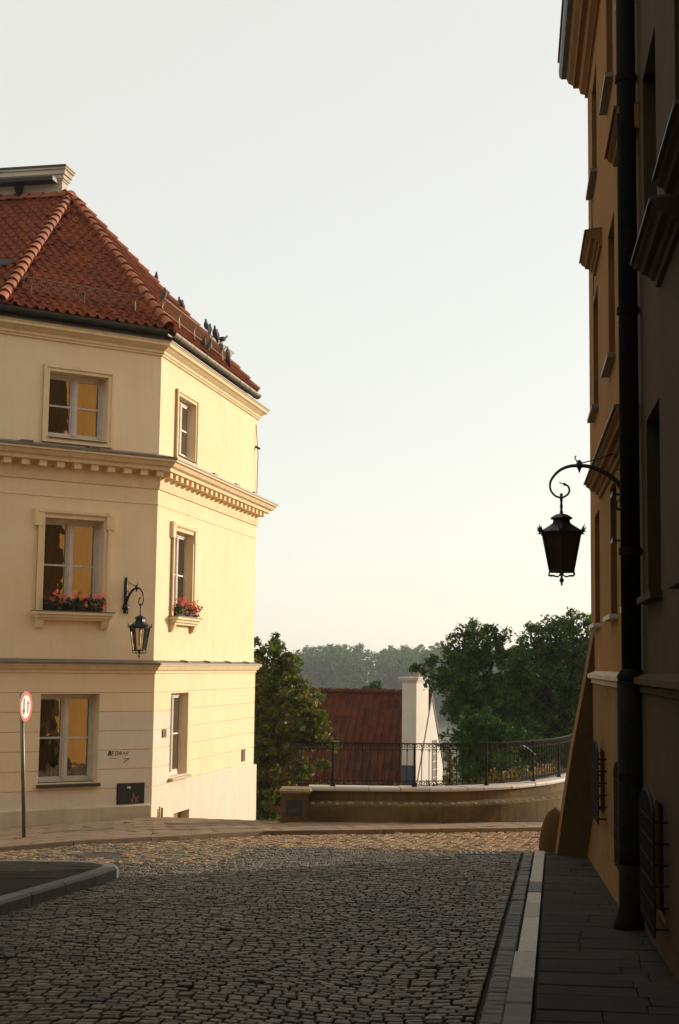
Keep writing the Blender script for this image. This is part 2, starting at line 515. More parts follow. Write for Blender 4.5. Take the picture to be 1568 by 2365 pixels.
# gutter band, kerb stones and slabs of the right pavement (street frame: across a, along l)
mb = MB()
for lo, hi, mtl in ((-.435, -.285, 0),):
    l = 7.2
    while l < 20.4:
        ln = random.uniform(.10, .16)
        if random.random() < .12: ln = .24
        stone(mb, [street(lo + .012, l + .008), street(hi - .012, l + .008), street(hi - .012, l + ln - .008), street(lo + .012, l + ln - .008)], random.uniform(.0, .012), .010, tilt=.03)
        l += ln
tag(mb.build('gutter_setts', kerb_dark_m), kind='structure')
mb = MB()
l = 6.6
while l < 20.45:
    ln = random.uniform(.75, 1.25)
    l1 = min(l + ln, 20.45)
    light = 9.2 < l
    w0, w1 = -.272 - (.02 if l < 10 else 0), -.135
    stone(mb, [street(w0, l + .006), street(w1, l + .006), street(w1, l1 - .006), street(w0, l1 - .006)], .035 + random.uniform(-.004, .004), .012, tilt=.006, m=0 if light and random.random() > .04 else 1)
    l = l1
tag(mb.build('kerb', [kerb_m, kerb_dark_m]), kind='structure')
mb = MB()
l = 3.0
while l < 20.3:
    dp = random.choice([.22, .27, .30, .33])
    a = -.112
    first = random.uniform(.25, .75)
    while a < 2.2:
        wd = first if a < -.1 else random.uniform(.45, .8)
        wallx = 1.18 + .028 * (20 - l)
        a1 = min(a + wd, wallx)
        if a1 - a > .06:
            stone(mb, [street(a + .003, l + .003), street(a1 - .003, l + .003), street(a1 - .003, l + dp - .003), street(a + .003, l + dp - .003)], .036 + random.uniform(-.003, .003), .005, tilt=.006)
        a = a1
        if a >= wallx - .01: break
    l += dp
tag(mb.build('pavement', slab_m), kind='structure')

# left pavement: raised, rounded corner, dressed kerb
outline = [Vector((-3.95, 6.0, 0)), Vector((-2.95, 12.6, 0)), Vector((-2.52, 15.3, 0))]
for k in range(8):
    an = R(-8 + k * 14)
    outline.append(Vector((-3.1 + .68 * math.cos(an), 16.2 + .68 * math.sin(an) , 0)))
outline += [Vector((-4.5, 16.95, 0)), Vector((-9.5, 17.1, 0))]
outline = [outline[0]] + outline[1:]
path = [Vector((p.x, p.y, 0)) for p in outline]
rev = list(reversed(path))           # travelled so that the road lies on the right hand
HK = .12
top_in = offset_path(path, -.17)     # path goes away from camera: right hand is the road
mbk = MB()
gap = 0
for i in range(len(path) - 1):
    p, q, pi, qi = path[i], path[i + 1], top_in[i], top_in[i + 1]
    n = max(1, int((q - p).length / .9))
    for k in range(n):
        t0, t1 = k / n, (k + 1) / n
        e = .004 / max((q - p).length / n, .1)
        a0, a1 = p.lerp(q, t0 + e), p.lerp(q, t1 - e); b0, b1 = pi.lerp(qi, t0 + e), pi.lerp(qi, t1 - e)
        bev = .025
        def zz(v, h): return Vector((v.x, v.y, gz(v.x, v.y) + h))
        a0i, a1i = a0.lerp(b0, .14), a1.lerp(b1, .14)
        vs = [zz(a0, -.1), zz(a1, -.1), zz(a0, HK - bev), zz(a1, HK - bev), zz(a0i, HK), zz(a1i, HK), zz(b0, HK), zz(b1, HK), zz(b0, -.1), zz(b1, -.1)]
        mbk.add(vs, [(0, 1, 3, 2), (2, 3, 5, 4), (4, 5, 7, 6), (6, 7, 9, 8), (0, 2, 4, 6, 8), (1, 9, 7, 5, 3)])
tag(mbk.build('kerb', kerb_dark_m), kind='structure')
inner = [(p.x, p.y) for p in top_in]
mb = MB()
base_poly = inner + [(-9.5, 6.0)]
mb.face([(x, y, gz(x, y) + HK - .012) for x, y in base_poly])
tag(mb.build('pavement_bed', joint_m), kind='structure')
cl = [inner[0]] + inner[1:] + [(-9.5, 6.)]
if area(cl) < 0: cl = cl[::-1]
mb = MB()
y = 6.
row = 0
while y < 17.2:
    x = -9.5 + (.25 if row % 2 else 0)
    while x < -2:
        pl = clip_poly([(x + .004, y + .004), (x + .496, y + .004), (x + .496, y + .346), (x + .004, y + .346)], cl)
        if len(pl) >= 3 and abs(area(pl)) > .01:
            stone(mb, pl, HK + random.uniform(-.003, .003), .005, tilt=.005, drop=-.08)
        x += .5
    y += .35; row += 1
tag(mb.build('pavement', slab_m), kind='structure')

# far pavement in the sun, with its low kerb
mb = MB()
mk = MB()
kp = [Vector((p[0], p[1], 0)) for p in KERB_FAR]
for i in range(len(kp) - 1):
    p, q = kp[i], kp[i + 1]
    d = (q - p).normalized(); nn = Vector((-d.y, d.x, 0))
    n = max(1, int((q - p).length / .95))
    for k in range(n):
        a0, a1 = p.lerp(q, k / n + .003), p.lerp(q, (k + 1) / n - .003)
        stone(mk, [(a0.x, a0.y), (a1.x, a1.y), (a1.x + nn.x * .13, a1.y + nn.y * .13), (a0.x + nn.x * .13, a0.y + nn.y * .13)], .062, .01, tilt=.004)
tag(mk.build('kerb', slab_warm), kind='structure')
regions = [[(-4.75, 19.9), (-2.75, 21.65), (-3.4, 27.0), (-6.3, 25.2), (-12, 22.)], [(-2.75, 21.65), (-1.15, 23.25), (-.98, 26.0), (-3.4, 26.98)],
           [(-1.15, 23.25), (3.75, 25.1), (5.6, 31.2), (4.0, 30.5), (-.42, 26.08), (-.98, 26.0)], [(3.75, 25.1), (9, 27.3), (9, 31), (5.6, 31.2)], [(-12, 19.4), (-8.5, 18.6), (-4.75, 19.9), (-12, 22.)]]
for reg in regions:
    if area(reg) < 0: reg = reg[::-1]
    # shrink away from the kerb row a little
    d = hv(46.); nn = hv(46 + 90)
    for i in range(-60, 90):
        for j in range(-90, 60):
            s0 = i * .42 + (.21 if j % 2 else 0); t0 = j * .30
            pts = []
            for s, t in ((s0 + .005, t0 + .005), (s0 + .005, t0 + .295), (s0 + .415, t0 + .295), (s0 + .415, t0 + .005)):
                p = Vector((-3, 23, 0)) + d * s + nn * t; pts.append((p.x, p.y))
            if area(pts) < 0: pts = pts[::-1]
            pl = clip_poly(pts, reg)
            if len(pl) >= 3 and abs(area(pl)) > .012:
                cx = sum(p[0] for p in pl) / len(pl); cy = sum(p[1] for p in pl) / len(pl)
                if cy > kerb_y(cx) + .17:
                    stone(mb, pl, .052 + random.uniform(-.005, .005), .006, tilt=.01)
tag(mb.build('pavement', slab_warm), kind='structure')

# ------------------------------------------------------------------ corner house (cream)
HA, HB = 56.7, 11.7
P1 = Vector((-3.4737, 27.0, 0))
PA, PB = Plane(P1, HA), Plane(P1, HB)
P0 = PA.at(-3.23, 0); P2 = PB.at(7.25, 0)
Q0 = P0 + hv(HB - 90) * 7.; Q3 = P2 + hv(HB - 90) * 9.
WPATH = [Q0, P0, P1, P2, Q3]
house = thing('corner_house', (P1.x - 2.5, P1.y + 3, -3.0), 'cream plastered corner house with red pantile roof and dentil ledge', 'house')


def wall_strips(mb, pl, s0, s1, strips, opens, depth, k0=0., k1=0., m_patch=None, rev_m=0):
    """strips: (z0, z1, offset); opens: (s0, s1, z0, z1). k0/k1: mitre factors at both ends"""
    zs = sorted(set([z for st in strips for z in st[:2]] + [z for o in opens for z in o[2:]]))
    ss = sorted(set([o[0] for o in opens] + [o[1] for o in opens]))
    def off(z):
        for a, b, o in strips:
            if a - 1e-6 <= z <= b + 1e-6: return o
        return 0
    prev = None
    for z0, z1 in zip(zs, zs[1:]):
        zm = (z0 + z1) / 2; o = off(zm)
        cuts = [s0 - k0 * o] + ss + [s1 + k1 * o]
        extra = []
        if m_patch: extra = [c for c in m_patch[1] if cuts[0] < c < cuts[-1]]
        cuts = sorted(set(cuts + extra))
        for a, b in zip(cuts, cuts[1:]):
            sm = (a + b) / 2
            if any(q[0] < sm < q[1] and q[2] < zm < q[3] for q in opens): continue
            mi = m_patch[0](sm, zm, o) if m_patch else 0
            mb.face([pl.at(a, z0, o), pl.at(b, z0, o), pl.at(b, z1, o), pl.at(a, z1, o)], mi)
        if prev is not None and abs(prev - o) > 1e-6:
            cc = [s0 - k0 * max(o, prev)] + ss + [s1 + k1 * max(o, prev)]
            for a, b in zip(cc, cc[1:]):
                sm = (a + b) / 2
                if any(q[0] < sm < q[1] and q[2] < z0 < q[3] for q in opens): continue
                mb.face([pl.at(a, z0, prev), pl.at(b, z0, prev), pl.at(b, z0, o), pl.at(a, z0, o)])
        prev = o
    for q in opens:                  # reveals
        zz = [z for z in zs if q[2] - 1e-6 <= z <= q[3] + 1e-6]
        for z0, z1 in zip(zz, zz[1:]):
            o = off((z0 + z1) / 2)
            mi = rev_m(q) if callable(rev_m) else rev_m
            mb.face([pl.at(q[0], z0, -depth), pl.at(q[0], z0, o), pl.at(q[0], z1, o), pl.at(q[0], z1, -depth)], mi)
            mb.face([pl.at(q[1], z0, o), pl.at(q[1], z0, -depth), pl.at(q[1], z1, -depth), pl.at(q[1], z1, o)], mi)
        o = off(q[3] + .001); mb.face([pl.at(q[0], q[3], -depth), pl.at(q[0], q[3], o), pl.at(q[1], q[3], o), pl.at(q[1], q[3], -depth)], mi)
        o = off(q[2] - .001); mb.face([pl.at(q[0], q[2], o), pl.at(q[0], q[2], -depth), pl.at(q[1], q[2], -depth), pl.at(q[1], q[2], o)], mi)


T22 = math.tan(R(22.5))
gr = [-.55 - .349 * k for k in range(0, 6)]          # groove levels
strips = [(-6.0, -2.64, .035), (3.40, 6.10, 0.0), (0.02, 3.40, 0.0), (-.16, .02, .0)]
lv = [-.16] + gr + [-2.64]
for k in range(len(lv) - 1):
    a, b = lv[k + 1], lv[k]
    top = b - (.008 if k else 0); bot = a + .008
    if k == len(lv) - 2: bot = a
    strips.append((bot, top, .035))
    if k < len(lv) - 2: strips.append((a - .008, a + .008, .024))
opA = [(-2.27, -1.10, 4.12, 5.33), (-2.26, -1.10, .92, 2.62), (-2.23, -1.09, -2.17, -.57)]
opB = [(1.03, 2.19, 4.15, 5.33), (1.0, 2.20, .92, 2.62), (.97, 2.11, -2.20, -.58), (1.33, 2.33, -3.9, -2.92)]
mb = MB()
gz_levels = [(g - .008, g + .008) for g in gr]


def pmA(s, z, o):
    if any(a < z < b for a, b in gz_levels): return 2
    if z < -.9 and s > -1.09 and z > -2.64: return 1
    if -2.64 < z < -2.25: return 1
    return 0


def pmB(s, z, o):
    if any(a < z < b for a, b in gz_levels): return 2
    if z < -.9 and s < .97 and z > -2.64: return 1
    if z < -2.28: return 1
    return 0


wall_strips(mb, PA, -3.23, 0, strips, opA, .24, k0=-T22 * -1, k1=T22, m_patch=(pmA, [-1.09]))
wall_strips(mb, PB, 0, 7.25, strips, opB, .15, k0=T22, k1=1., m_patch=(pmB, [.97, 2.11]))
PC = Plane(P0, HB + 90); PD = Plane(P2, HB - 90)
wall_strips(mb, PC, -7, 0, strips, [], .2, k1=T22)
wall_strips(mb, PD, 0, 9, strips, [], .2, k0=1.)
house_wall = mb.build('wall', [cream, patch, groove_m], house)

# plinth along the A wall, stepping with the pavement, dirty at its foot
mb = MB()
prof = [(.036, -2.585), (.085, -2.63), (.095, -4.2)]
sweep(mb, [Q0, P0, PA.at(-.03, 0)], prof)
mb.build('plinth', plinth_m, house)
mb = MB()
sl = PB
mb.hexa([PB.at(2.4, -6.2, .03), PB.at(7.36, -6.2, .03), PB.at(7.36, -6.2, .11), PB.at(2.4, -6.2, .0375), PB.at(2.4, -2.35, .03), PB.at(7.36, -2.35, .03), PB.at(7.36, -2.35, .09), PB.at(2.4, -2.35, .0372)])
mb.build('base_course', patch, house)

# string course between ground and first floor
mb = MB()
sweep(mb, WPATH, [(.0, -.20), (.06, -.19), (.06, -.15), (.10, -.12), (.13, -.06), (.155, -.055), (.155, -.015), (.0, .03)])
sc = mb.build('string_course', cream_trim, house)
mb = MB()
sweep(mb, WPATH, [(.0, .055), (.168, .006), (.172, -.03), (.158, -.032), (.158, -.012), (.0, .032)])
for k, s in enumerate((1.55, 3.1, 4.7, 6.2)):
    mb.hexa([PB.at(s, .042, .03), PB.at(s + .22, .042, .03), PB.at(s + .34, .02, .14), PB.at(s + .12, .02, .14), PB.at(s, .07, .03), PB.at(s + .22, .07, .03), PB.at(s + .34, .046, .14), PB.at(s + .12, .046, .14)])
mb.build('flashing', flash, sc)

# dentil ledge
mb = MB()
sweep(mb, WPATH, [(0, 3.30), (.03, 3.31), (.05, 3.42), (.05, 3.58), (.09, 3.60), (.09, 3.635), (.27, 3.64), (.28, 3.70), (.34, 3.73), (.38, 3.80), (.42, 3.81), (.42, 3.86), (.0, 3.95)])
ledge = mb.build('dentil_ledge', cream_trim, house)
mb = MB()
s = -3.15
while s < -.02:
    d_ = MB(); d_.pbox(PA, s, s + .14, 3.53, 3.638, .051, .225); d_.build('dentil', cream_trim, ledge); s += .335
s = .05
while s < 7.2:
    d_ = MB(); d_.pbox(PB, s, s + .14, 3.53, 3.638, .051, .225); d_.build('dentil', cream_trim, ledge); s += .335
mb = MB()
sweep(mb, WPATH, [(.0, 3.985), (.432, 3.89), (.438, 3.85), (.422, 3.848), (.422, 3.865), (.0, 3.952)])
for pl, ls in ((PA, (-2.9, -1.6)), (PB, (2.4, 4.1, 5.6))):
    for s in ls: mb.pbox(pl, s, s + .22, 3.90, 3.945, .1, .40)
mb.build('flashing', flash, ledge)
mb = MB()                                            # thin line under the ledge
sweep(mb, WPATH, [(.0, 3.035), (.012, 3.03), (.012, 3.005), (.0, 3.0)])
mb.build('wall_line', cream_trim, house)

# top cornice
mb = MB()
sweep(mb, WPATH, [(o, 5.89 + (z - 5.80) * .57) for o, z in [(0, 5.80), (.035, 5.82), (.035, 5.88), (.06, 5.90), (.06, 5.98), (.10, 6.03), (.15, 6.10), (.19, 6.13), (.20, 6.22), (.22, 6.24), (.22, 6.29), (0, 6.34)]])
mb.build('cornice', cream_trim, house)
mb = MB()
sweep(mb, WPATH, [(.0, 6.225), (.235, 6.185), (.235, 6.16), (.222, 6.162), (0, 6.205)])
mb.build('cornice_flashing', zinc, house)

# --- roof
EO = .13
EZ = 6.43
GZ = 6.365
e = offset_path(WPATH, EO)
APEX = PB.at(3.6, 10.45, -3.5)
RIDGE = APEX + hv(HB - 90) * 7.
tiles = MB()
plate = MB()


def roof_plane(eave_a, eave_b, poly, mbt, tw=.20, tl=.31):
    u = (eave_b - eave_a).normalized()
    nrm = u.cross((poly[2] - eave_a)).normalized()
    if nrm.z < 0: nrm = -nrm
    w = nrm.cross(u).normalized()
    if w.z < 0: w = -w
    p2 = [((p - eave_a).dot(u), (p - eave_a).dot(w)) for p in poly]
    if area(p2) < 0: p2 = p2[::-1]
    smax = max(p[0] for p in p2); smin = min(p[0] for p in p2); tmax = max(p[1] for p in p2)
    j = 0
    t = -.06
    while t < tmax:
        i0 = int(smin / tw) - 1
        for i in range(i0, int(smax / tw) + 2):
            s = i * tw
            c = (s + tw / 2, t + tl / 2)
            inside = all(((p2[(k + 1) % len(p2)][0] - p2[k][0]) * (c[1] - p2[k][1]) - (p2[(k + 1) % len(p2)][1] - p2[k][1]) * (c[0] - p2[k][0])) > -.10 * math.hypot(p2[(k + 1) % len(p2)][0] - p2[k][0], p2[(k + 1) % len(p2)][1] - p2[k][1]) for k in range(len(p2)))
            if not inside: continue
            n = 10
            low, up, lowb = [], [], []
            dz = random.gauss(0, .004) + (.014 if random.random() < .02 else 0); sl_ip = random.gauss(0, .006) - (.035 if random.random() < .012 else 0)
            for k in range(n + 1):
                f = k / n
                h = .050 * max(0, math.sin(math.pi * min(1, f / .40))) ** .8 if f < .40 else -.010 * math.sin(math.pi * (f - .40) / .60)
                ss = s + f * tw * 1.02
                sag = .018 * math.sin(math.pi * f) if f > .42 else -.01
                low.append(eave_a + u * ss + w * (t - sag + sl_ip) + nrm * (h + .034 + dz))
                up.append(eave_a + u * ss + w * (t + tl * 1.08) + nrm * (h + .012 + dz))
                lowb.append(eave_a + u * ss + w * (t - sag + .004) + nrm * (h + .018 + dz))
            vs = low + up + lowb
            fs = []
            for k in range(n):
                fs.append((k, k + 1, n + 1 + k + 1, n + 1 + k)); fs.append((2 * n + 2 + k, 2 * n + 3 + k, k + 1, k))
            mbt.add(vs, fs)
        t += tl
    return u, w, nrm


E0, E1, E2, E3, E4 = [p + Vector((0, 0, EZ)) for p in e]
E3 = PB.at(6.40, EZ, EO); E4 = E3 + hv(HB - 90) * 9
fa = roof_plane(E1, E2, [E1, E2, APEX], tiles)
fb = roof_plane(E2, E3, [E2, E3, APEX], tiles)
fc = roof_plane(E0, E1, [E0, E1, APEX, RIDGE], tiles)
for poly in ([E1, E2, APEX], [E2, E3, APEX], [E0, E1, APEX, RIDGE], [E3, E4, RIDGE, APEX]):
    plate.face([p + Vector((0, 0, -.03)) for p in poly])
roof = plate.build('roof', tile_m, house)
tiles.build('pantiles', tile_m, roof)


def hip(mbh, a, b, r=.105, step=.34, lift=.03):
    d = (b - a); L_ = d.length; d.normalize()
    side = d.cross(Vector((0, 0, 1))).normalized(); up = side.cross(d).normalized()
    t = 0.
    while t < L_ - .1:
        n = 8
        r0, r1 = r * 1.08, r * .86
        vs = []
        for tt, rr, lf in ((t - .03, r0, lift + .03), (t + step + .03, r1, lift)):
            for k in range(n + 1):
                an = math.pi * (-.08 + 1.16 * k / n)
                vs.append(a + d * tt + side * (math.cos(an) * rr) + up * (math.sin(an) * rr + lf))
        for k in range(n + 1):
            an = math.pi * (-.08 + 1.16 * k / n)
            vs.append(a + d * (t - .028) + side * (math.cos(an) * (r0 - .022)) + up * (math.sin(an) * (r0 - .022) + lift + .03))
        fs = []
        for k in range(n):
            fs.append((k, k + 1, n + 1 + k + 1, n + 1 + k)); fs.append((2 * n + 2 + k, 2 * n + 3 + k, k + 1, k))
        mbh.add(vs, fs)
        t += step


mb = MB()
hip(mb, E1, APEX); hip(mb, E2, APEX); hip(mb, E3, APEX)
hip(mb, APEX, RIDGE, .10)
mb.lathe(APEX + Vector((0, 0, -.05)), [(.14, 0), (.14, .1), (.10, .17), (.03, .20)], 10)
mb.build('hip_tiles', hip_m, roof, smooth=False)


def gutter(path, m, name, ring=.85):
    mb = MB()
    r = .10
    prof = [(.09 + r + r * math.cos(math.pi + math.pi * k / 8), GZ - .01 + r * math.sin(math.pi + math.pi * k / 8) ) for k in range(9)]
    prof2 = [(.09 + r + (r - .008) * math.cos(2 * math.pi - math.pi * k / 8), GZ - .006 + (r - .008) * math.sin(2 * math.pi - math.pi * k / 8)) for k in range(9)]
    sweep(mb, path, prof + prof2)
    op = offset_path(path, 0)
    for i in range(len(path) - 1):
        L_ = (path[i + 1] - path[i]).length; d = (path[i + 1] - path[i]).normalized()
        s = .35
        while s < L_ - .05:
            a = path[i] + d * s
            sweep(mb, [a, a + d * .035], [(o, z - .003) for o, z in [(.09 + r + (r + .008) * math.cos(math.pi + math.pi * k / 8), GZ - .008 + (r + .008) * math.sin(math.pi + math.pi * k / 8)) for k in range(9)]])
            s += ring
    return mb.build(name, m, house)


gA = gutter([Q0, P0, P1], zinc, 'gutter')  # same gutter in the dark zinc, shade in the colour
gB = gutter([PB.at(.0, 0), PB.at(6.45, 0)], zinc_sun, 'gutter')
gA['label'] = 'gutter on the shaded side, darkened in its colour'; gB['label'] = 'olive gutter on the sunlit side, lightened in its colour'
mb = MB()                                            # dark soffit board under the shaded gutter
sweep(mb, [Q0, P0, P1], [(.0, 6.235), (.10, 6.21), (.13, 6.42), (.0, 6.43)])
mb.build('eaves_board', zinc, house)


def snow_guard(frame, base, s0, s1, t, name, mtl, curved):
    u, w, nrm = frame
    mb = MB()
    h = .24
    def P(s, hh): return base + u * s + w * (t + (.05 * math.sin(hh / h * 2) if curved else 0)) + nrm * (.07 + hh)
    s = s0
    for hh, rr in ((.03, .008), (h, .010)):
        mb.tube([P(s0, hh), P(s1, hh)], rr, 5)
    while s < s1:
        mb.tube([P(s, .03), P(s, h)], .004, 4, cap=False); s += .055
    s = s0 + .15
    while s < s1:
        mb.tube(smooth_path([P(s, -.03) - w * .16, P(s, .02) - w * .10, P(s, .12) - w * .02, P(s, h + .02)], 3), .011, 5); s += 1.05
    return mb.build(name, mtl, roof)


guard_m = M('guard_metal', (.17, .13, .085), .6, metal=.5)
guard_sun = M('guard_metal_sun', (.42, .33, .22), .6, metal=.3)  # lit copy of the guard metal, the sun is in its colour
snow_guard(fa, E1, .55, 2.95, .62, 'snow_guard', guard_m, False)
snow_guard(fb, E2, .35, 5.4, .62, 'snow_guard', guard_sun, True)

# small roof window in the left slope
pr = at_depth(18, 612, 27.5)
d = ray(12, 612); tt = (E1 - Vector((0, 0, 0))).dot(fc[2]) / d.dot(fc[2]); cpt = d * tt
mb = MB()
u, w, nr = fc
mb.add([cpt - u * .9 - w * .35 + nr * .07, cpt + u * .45 - w * .05 + nr * .07, cpt + u * .02 - w * .28 + nr * .08, cpt - u * .9 - w * .6 + nr * .08,
        cpt - u * .9 - w * .35 + nr * .30, cpt + u * .45 - w * .05 + nr * .09], [(0, 1, 2, 3), (4, 5, 2, 3), (0, 1, 5, 4)])
mb.build('roof_vent', zinc, roof)

# chimney on the ridge with its sweep's walkway
rd = hv(HB - 90)
PCh = Plane((APEX.x, APEX.y), HB + 90)               # s to the right along the ridge, o towards the street
ch = MB()
ch.pbox(PCh, -5.2, -.24, 9.6, 10.90, -.36, -.06)
chim = ch.build('chimney', chim_m, house)
mb = MB()
for z0, z1, o in ((10.88, 10.93, .02), (10.925, 11.02, .05), (11.015, 11.13, .085), (11.125, 11.18, .12)):
    mb.pbox(PCh, -5.25, -.24 + o, z0, z1, -.36 - o, -.06 + o)
mb.build('chimney_cap', chim_m, chim)
mb = MB()
mb.pbox(PCh, -5.3, -.10, 11.175, 11.215, -.50, .09)
mb.build('cap_sheet', zinc, chim)
mb = MB()
mb.pbox(PCh, -5.2, -.32, 10.79, 10.88, .0, .30)
for s in (-1.25, -3.0, -4.7):
    mb.hexa([PCh.at(s, 10.45, .0), PCh.at(s + .05, 10.45, .0), PCh.at(s + .05, 10.45, .06), PCh.at(s, 10.45, .06), PCh.at(s - .06, 10.80, .0), PCh.at(s + .11, 10.80, .0), PCh.at(s + .11, 10.80, .26), PCh.at(s - .06, 10.80, .26)])
mb.build('sweep_walkway', iron, chim)


# --- windows
def window(pl, q, depth, parent, kind, curtain=None, cw=1.0, mull=True, fm=None, pm=None, glassoff=.05, transom=.5, lab=None, thin=False):
    fm = fm or frame_m; pm = pm or pane_m
    s0, s1, z0, z1 = q
    f = MB()
    o0, o1 = -depth - .02, -depth + (.030 if thin else .05)
    mo = .35 if thin else 1.
    fw = .065
    f.pbox(pl, s0, s0 + fw, z0, z1, o0, o1); f.pbox(pl, s1 - fw, s1, z0, z1, o0, o1)
    f.pbox(pl, s0 + fw, s1 - fw, z1 - fw, z1, o0, o1 - .002); f.pbox(pl, s0 + fw, s1 - fw, z0, z0 + fw, o0, o1 - .002)
    sm = (s0 + s1) / 2; zt = z0 + (z1 - z0) * transom
    f.pbox(pl, sm - .045, sm + .045, z0 + fw, z1 - fw, o0, o1 + .012 * mo)
    f.pbox(pl, sm - .014, sm + .014, z0 + fw, z1 - fw, o0, o1 + .026 * mo)
    for a, b in ((s0 + fw, sm - .045), (sm + .045, s1 - fw)):
        f.pbox(pl, a, b, zt - .016, zt + .016, o0 + .02, o1 - .012)
        for c0, c1 in ((a, a + .03), (b - .03, b)): f.pbox(pl, c0, c1, z0 + fw, z1 - fw, o0 + .01, o1 - .015)
        f.pbox(pl, a + .03, b - .03, z0 + fw, z0 + fw + .04, o0 + .01, o1 - .016); f.pbox(pl, a + .03, b - .03, z1 - fw - .04, z1 - fw, o0 + .01, o1 - .016)
    fr = f.build('window', fm, parent)
    if lab: fr['label'] = lab
    g = MB()
    og = -depth + (.012 if thin else .005)
    for a, b in ((s0 + fw + .03, sm - .075), (sm + .075, s1 - fw - .03)):
        for c, d_ in ((z0 + fw + .04, zt - .016), (zt + .016, z1 - fw - .04)):
            g.face([pl.at(a, c, og), pl.at(b, c, og), pl.at(b, d_, og), pl.at(a, d_, og)])
    g.build('pane', pm, fr)
    r = MB()                          # the room seen through the glass
    bo = -depth - .7
    A_, B_, D_, E_ = pl.at(s0 - .3, z0 - .3, bo), pl.at(s1 + .3, z0 - .3, bo), pl.at(s1 + .3, z1 + .3, bo), pl.at(s0 - .3, z1 + .3, bo)
    fo = -depth - .03
    a_, b_, d2, e_ = pl.at(s0 - .3, z0 - .3, fo), pl.at(s1 + .3, z0 - .3, fo), pl.at(s1 + .3, z1 + .3, fo), pl.at(s0 - .3, z1 + .3, fo)
    for fc_ in ([A_, B_, D_, E_], [a_, A_, E_, e_], [B_, b_, d2, D_], [a_, b_, B_, A_], [E_, D_, d2, e_]):
        r.face(fc_)
    # front wall of the room round the opening
    r.face([a_, pl.at(s0, z0, fo), pl.at(s0, z1, fo), e_]); r.face([pl.at(s1, z0, fo), b_, d2, pl.at(s1, z1, fo)])
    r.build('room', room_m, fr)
    if curtain:
        c = MB()
        for side in ((0,) if cw > .9 else (0, 1)):
            wdt = (s1 - s0) * cw
            st = s0 if side == 0 else s1 - wdt
            n = 24
            for k in range(n):
                a, b = st + wdt * k / n, st + wdt * (k + 1) / n
                cd = -depth - (.004 if thin else .07); ca = .004 if thin else .018
                oa, ob = cd + ca * math.sin(k * 1.9), cd + ca * math.sin((k + 1) * 1.9)
                c.face([pl.at(a, z0, oa), pl.at(b, z0, ob), pl.at(b, z1, ob), pl.at(a, z1, oa)])
        c.build('curtain', curtain, fr)
    return fr


def surround(pl, q, wd, fr, ears=False, bottom=True):
    s0, s1, z0, z1 = q
    m_ = MB()
    for o1, w0, w1 in ((.035, 0, wd), (.06, wd * .55, wd)):
        za = z0 - (w1 if bottom else 0)
        m_.pbox(pl, s0 - w1, s0 - w0, za, z1 + w1, .001, o1); m_.pbox(pl, s1 + w0, s1 + w1, za, z1 + w1, .001, o1)
        m_.pbox(pl, s0 - w0, s1 + w0, z1 + w0, z1 + w1, .001, o1)
        if bottom: m_.pbox(pl, s0 - w0, s1 + w0, z0 - w1, z0 - w0, .001, o1)
    if ears:
        for a, b in ((s0 - wd - .07, s0 - wd + .10), (s1 + wd - .10, s1 + wd + .07)):
            m_.pbox(pl, a, b, z1 - .16, z1 + wd + .03, .001, .068)
        m_.pbox(pl, s0 - wd - .02, s1 + wd + .02, z1 + wd - .04, z1 + wd + .012, .001, .078)
    return m_.build('surround', cream_trim, fr)


def sill(pl, q, fr, mtl, wd, out, th, zoff=0., brackets=False):
    s0, s1, z0, z1 = q
    m_ = MB()
    m_.hexa([pl.at(s0 - wd, z0 - th + zoff, -.2), pl.at(s1 + wd, z0 - th + zoff, -.2), pl.at(s1 + wd, z0 - th + zoff, out), pl.at(s0 - wd, z0 - th + zoff, out),
             pl.at(s0 - wd, z0 + .01 + zoff, -.2), pl.at(s1 + wd, z0 + .01 + zoff, -.2), pl.at(s1 + wd, z0 - .02 + zoff, out), pl.at(s0 - wd, z0 - .02 + zoff, out)])
    return m_.build('sill', mtl, fr)


WA = []
for i, q in enumerate(opA):
    fr = window(PA, q, .24, house, i, [curtain_m, blind_m, curtain_m][i], [.30, .24, .32][i], lab=['upper window on the shaded wall', 'first floor window above the flower box', 'ground floor window beside the marker scrawl'][i])
    WA.append(fr)
WB = []
for i, q in enumerate(opB[:3]):
    fr = window(PB, q, .14, house, i, thin=True, pm=pane_b, curtain=[blind_m, curtain_m, blind_m][i], cw=1.0, lab=['narrow looking upper window on the sunlit wall', 'first floor window of the sunlit wall', 'ground floor window of the sunlit wall with pale blind'][i])
    WB.append(fr)
surround(PA, opA[0], .115, WA[0]); surround(PB, opB[0], .115, WB[0])
sill(PA, opA[0], WA[0], flash, -.005, .085, .03); sill(PB, opB[0], WB[0], flash, -.005, .085, .03)
surround(PA, opA[1], .13, WA[1], True, False); surround(PB, opB[1], .13, WB[1], True, False)
sill(PA, opA[2], WA[2], zinc, .03, .12, .07); sill(PB, opB[2], WB[2], chim_m, .03, .13, .06)
